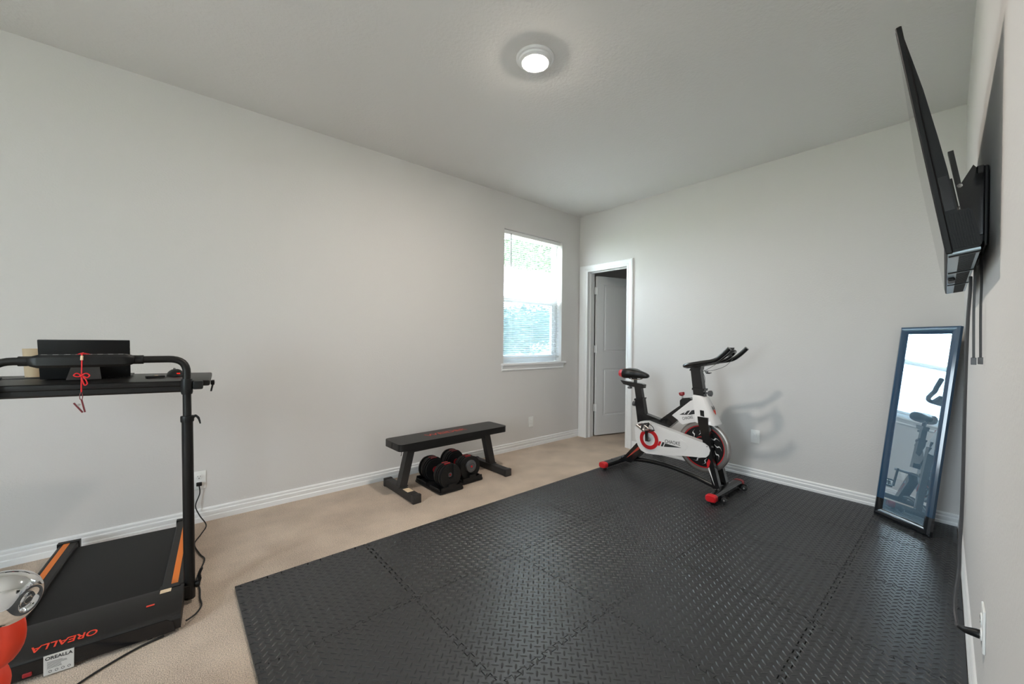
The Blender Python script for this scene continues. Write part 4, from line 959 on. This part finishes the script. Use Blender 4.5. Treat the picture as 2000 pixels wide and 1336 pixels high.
# ------------------------------------------------------------------ television
def television():
    x0 = 1.95; rz = math.atan(SL)
    t = thing('television', 'black flat television on a tilting wall mount, seen edge-on', 'television', (x0, wy(x0), 1.404), rz)
    hw, HT = .545, .600
    tilt = math.radians(9)
    R = Matrix.Translation((0, .082, 0)) @ Matrix.Rotation(-tilt, 4, 'X')     # top leans out into the room (+y local)
    def tv(name, bm, m, label=None, parent=t, sharp=35):
        bm.transform(R); return obj(name, bm, m, parent, label=label, sharp=sharp)
    bm = B(); box2(bm, (-hw, -.012, 0), (hw, 0, HT)); bev(bm, .002, 1); tv('panel', bm, 'tvback')
    bm = B(); box2(bm, (-hw+.008, -.0002, .016), (hw-.008, .0006, HT-.008)); tv('screen', bm, 'tvscreen')
    up = [(-.011, .004), (-.034, .095), (-.033, .20), (-.030, .29), (-.024, .42), (-.011, .585)]
    bm = B(); prism(bm, [(-hw+.012, a, b) for a, b in up], (2*hw-.024, 0, 0)); bc = tv('back_cover', bm, 'tvback')
    lo = [(-.011, .002), (-.052, .004), (-.058, .010), (-.056, .090), (-.050, .098), (-.011, .098)]
    bm = B(); prism(bm, [(-hw+.006, a, b) for a, b in lo], (2*hw-.012, 0, 0)); lb = tv('lower_cover', bm, 'tvback')
    for k in range(10):
        y = -.0150-k*.0042
        bm = B(); box2(bm, (-hw+.0035, y-.0012, .010), (-hw+.0065, y+.0012, .094)); tv('rib', bm, 'tvback', parent=lb)
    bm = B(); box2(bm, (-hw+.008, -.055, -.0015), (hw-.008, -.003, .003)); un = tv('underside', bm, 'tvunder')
    me = None
    for b in range(3):
        for k in range(16):
            x = -hw+.05+b*.36+k*.0195
            bm = B(); box2(bm, (x, -.049, -.0026), (x+.009, -.022, -.0012)); tv('vent_slot', bm, 'slot', parent=un)
    for x in (-hw+.03, -.18, .18):
        bm = B(); box2(bm, (x, -.055, -.0040), (x+.012, -.004, -.0012)); tv('cross_rib', bm, 'tvback', parent=un)
    bm = B(); box2(bm, (-.05, -.020, -.012), (.05, -.004, -.0012)); bev(bm, .003, 1); tv('sensor_block', bm, 'black', parent=un)
    bm = B(); box2(bm, (-hw+.0118, -.0305, .105), (-hw+.0125, -.014, .19)); tv('port_panel', bm, 'blackgloss', parent=bc)
    # mount
    mnt = thing('television_mount', 'black steel tilting bracket between the television and the wall', 'tv mount', (x0, wy(x0), 1.46), rz)
    bm = B(); box2(bm, (-.22, .002, .010), (.22, .012, .235)); bev(bm, .003, 1); wp = obj('wall_plate', bm, 'blackgloss', mnt)
    for z in (.020, .215):
        bm = B(); box2(bm, (-.22, .010, z), (.22, .026, z+.022)); bev(bm, .003, 1); obj('rail', bm, 'blackgloss', wp)
    for x in (-.15, .15):
        bm = B(); Rl = Matrix.Translation((0, .0230, -.056)) @ Matrix.Rotation(-tilt, 4, 'X')
        prism(bm, [(x-.012, -.012, .16), (x-.012, .0, .16), (x-.012, .0, .375), (x-.012, -.012, .375)], (.024, 0, 0)); bm.transform(Rl); obj('upright', bm, 'blackgloss', mnt)
        bm = B(); prism(bm, [(x-.004, .012, .235), (x-.004, .030, .262), (x-.004, .060, .200), (x-.004, .050, .150), (x-.004, .030, .020), (x-.004, .012, .010)], (.008, 0, 0)); obj('tilt_arm', bm, 'blackgloss', mnt)
        bm = B(); lathe(bm, [(.006, -.012), (.006, .012)], (x, .056, .205), (1, 0, 0), 10); obj('pivot_bolt', bm, 'chrome_soft', mnt)
    # pull straps
    for k, (x, y) in enumerate(((1.86, .0015), (1.93, -.0125))):
        n = 'pull_strap'
        s = thing(n, ('grey pull strap hanging under the television, the one farther from the wall', 'grey pull strap hanging under the television, the one against the wall')[k], 'strap', (x, y, 1.14), rz, 'mount pull straps')
        bm = B(); tube(bm, smooth_path([(0, .004*k, .36), (0, .0, .26), (.003, .001, .15), (0, 0, .010)], 5), 1, prof=[(-.0007, -.003), (.0007, -.003), (.0007, .003), (-.0007, .003)], up=(0, 1, 0)); obj('strap', bm, 'greycord', s)
        bm = B(); box2(bm, (-.003, -.0058, -.012), (.003, .0058, .010)); bev(bm, .001, 1); obj('buckle', bm, 'knob', s)
    c = thing('television_power_cord', 'dark power cord running from the television down to the low outlet', 'cord', (1.80, .02, .4))
    P = [(1.86, .010, 1.398), (1.85, .010, 1.36), (1.85, .014, 1.27), (1.853, .0165, 1.13), (1.847, .018, .99), (1.852, .019, .82), (1.85, .021, .66), (1.847, .024, .57), (1.835, .0245, .50), (1.815, .030, .44), (1.79, .031, .395), (1.76, .027, .372), (1.735, .026, .372), (1.715, .019, .380)]
    bm = B(); tube(bm, smooth_path(P, 6), .0042, 8); obj('lead', bm, 'greycord', c, True)
    bm = B(); tube(bm, [(1.722, .020, .378), (1.700, wy(1.7)+.034, .386), (1.692, wy(1.69)+.014, .392), (1.692, wy(1.69)+.0095, .392)], [.006, .009, .012, .012], 12); obj('plug', bm, 'black', c, True)
television()

# ------------------------------------------------------------------ outdoors
def outdoors():
    bm = B(); box2(bm, (-45, -30, -.55), (60, 70, -.45)); struct('ground', bm, 'grass')
    bm = B(); box2(bm, (-16, -6, -.46), (XR-.3, 9, -.42)); struct('floor_bounce_patio', bm, 'concrete')  # unseen pale slab, added to bounce sunlight up through the added rear window
    bm = B(); box2(bm, (XR-.3, YL+.3, -.46), (9, 9, -.42)); struct('floor_side_bounce_patio', bm, 'concrete')  # same added bounce slab, below the left window and out of view
    def tree(x, y, h, r, n, label, zc=None):
        t = thing('garden_tree', label, 'tree', (x, y, -.45), group='trees beyond the window')
        bm = B(); tube(bm, [(0, 0, 0), (.05, 0, h*.35), (-.03, .02, h*.7)], [.16, .12, .06], 10); obj('trunk', bm, 'bark', t)
        bm = B(); rnd = random.Random(x*7+y)
        for k in range(n):
            d = V((rnd.gauss(0, 1), rnd.gauss(0, 1), rnd.gauss(0, 1))).normalized()*(rnd.random()**.4)
            c = V((d.x*r, d.y*r, h*.60+d.z*h*.42)); s = rnd.uniform(.07, .14)
            a, b = V((rnd.gauss(0, 1), rnd.gauss(0, 1), rnd.gauss(0, 1))).normalized(), V((rnd.gauss(0, 1), rnd.gauss(0, 1), rnd.gauss(0, 1))).normalized()
            q = [bm.verts.new(c-a*s), bm.verts.new(c+b*s*.5), bm.verts.new(c+a*s), bm.verts.new(c-b*s*.5)]; bm.faces.new(q)
        o = obj('foliage', bm, 'leaf', t, recalc=False, sharp=None); o['kind'] = 'stuff'
    tree(13.2, 16.6, 3.4, 1.75, 5000, 'leafy tree seen low through the window, leftmost')
    tree(17.0, 18.4, 4.0, 1.9, 5200, 'leafy tree seen low through the window, middle')
    tree(21.6, 20.0, 4.3, 2.1, 5200, 'leafy tree seen low through the window, rightmost')
    t = thing('shade_tree', 'tall spreading tree whose leaves fill the top of the window', 'tree', (13.9, 10.6, -.45))
    bm = B(); tube(bm, [(0, 0, 0), (.05, 0, 2.2), (-.6, .3, 4.6)], [.22, .18, .08], 10); obj('trunk', bm, 'bark', t)
    bm = B(); rnd = random.Random(5)
    rv = lambda: V((rnd.gauss(0, 1), rnd.gauss(0, 1), rnd.gauss(0, 1))).normalized()
    for k in range(9000):
        d = rv()*(rnd.random()**.35); c = V((-2.6+d.x*3.6, .9+d.y*2.4, 5.75+d.z*1.25)); sz = rnd.uniform(.07, .15); a, b = rv(), rv()
        bm.faces.new([bm.verts.new(c-a*sz), bm.verts.new(c+b*sz*.5), bm.verts.new(c+a*sz), bm.verts.new(c-b*sz*.5)])
    o = obj('foliage', bm, 'leaf', t, recalc=False, sharp=None); o['kind'] = 'stuff'
outdoors()
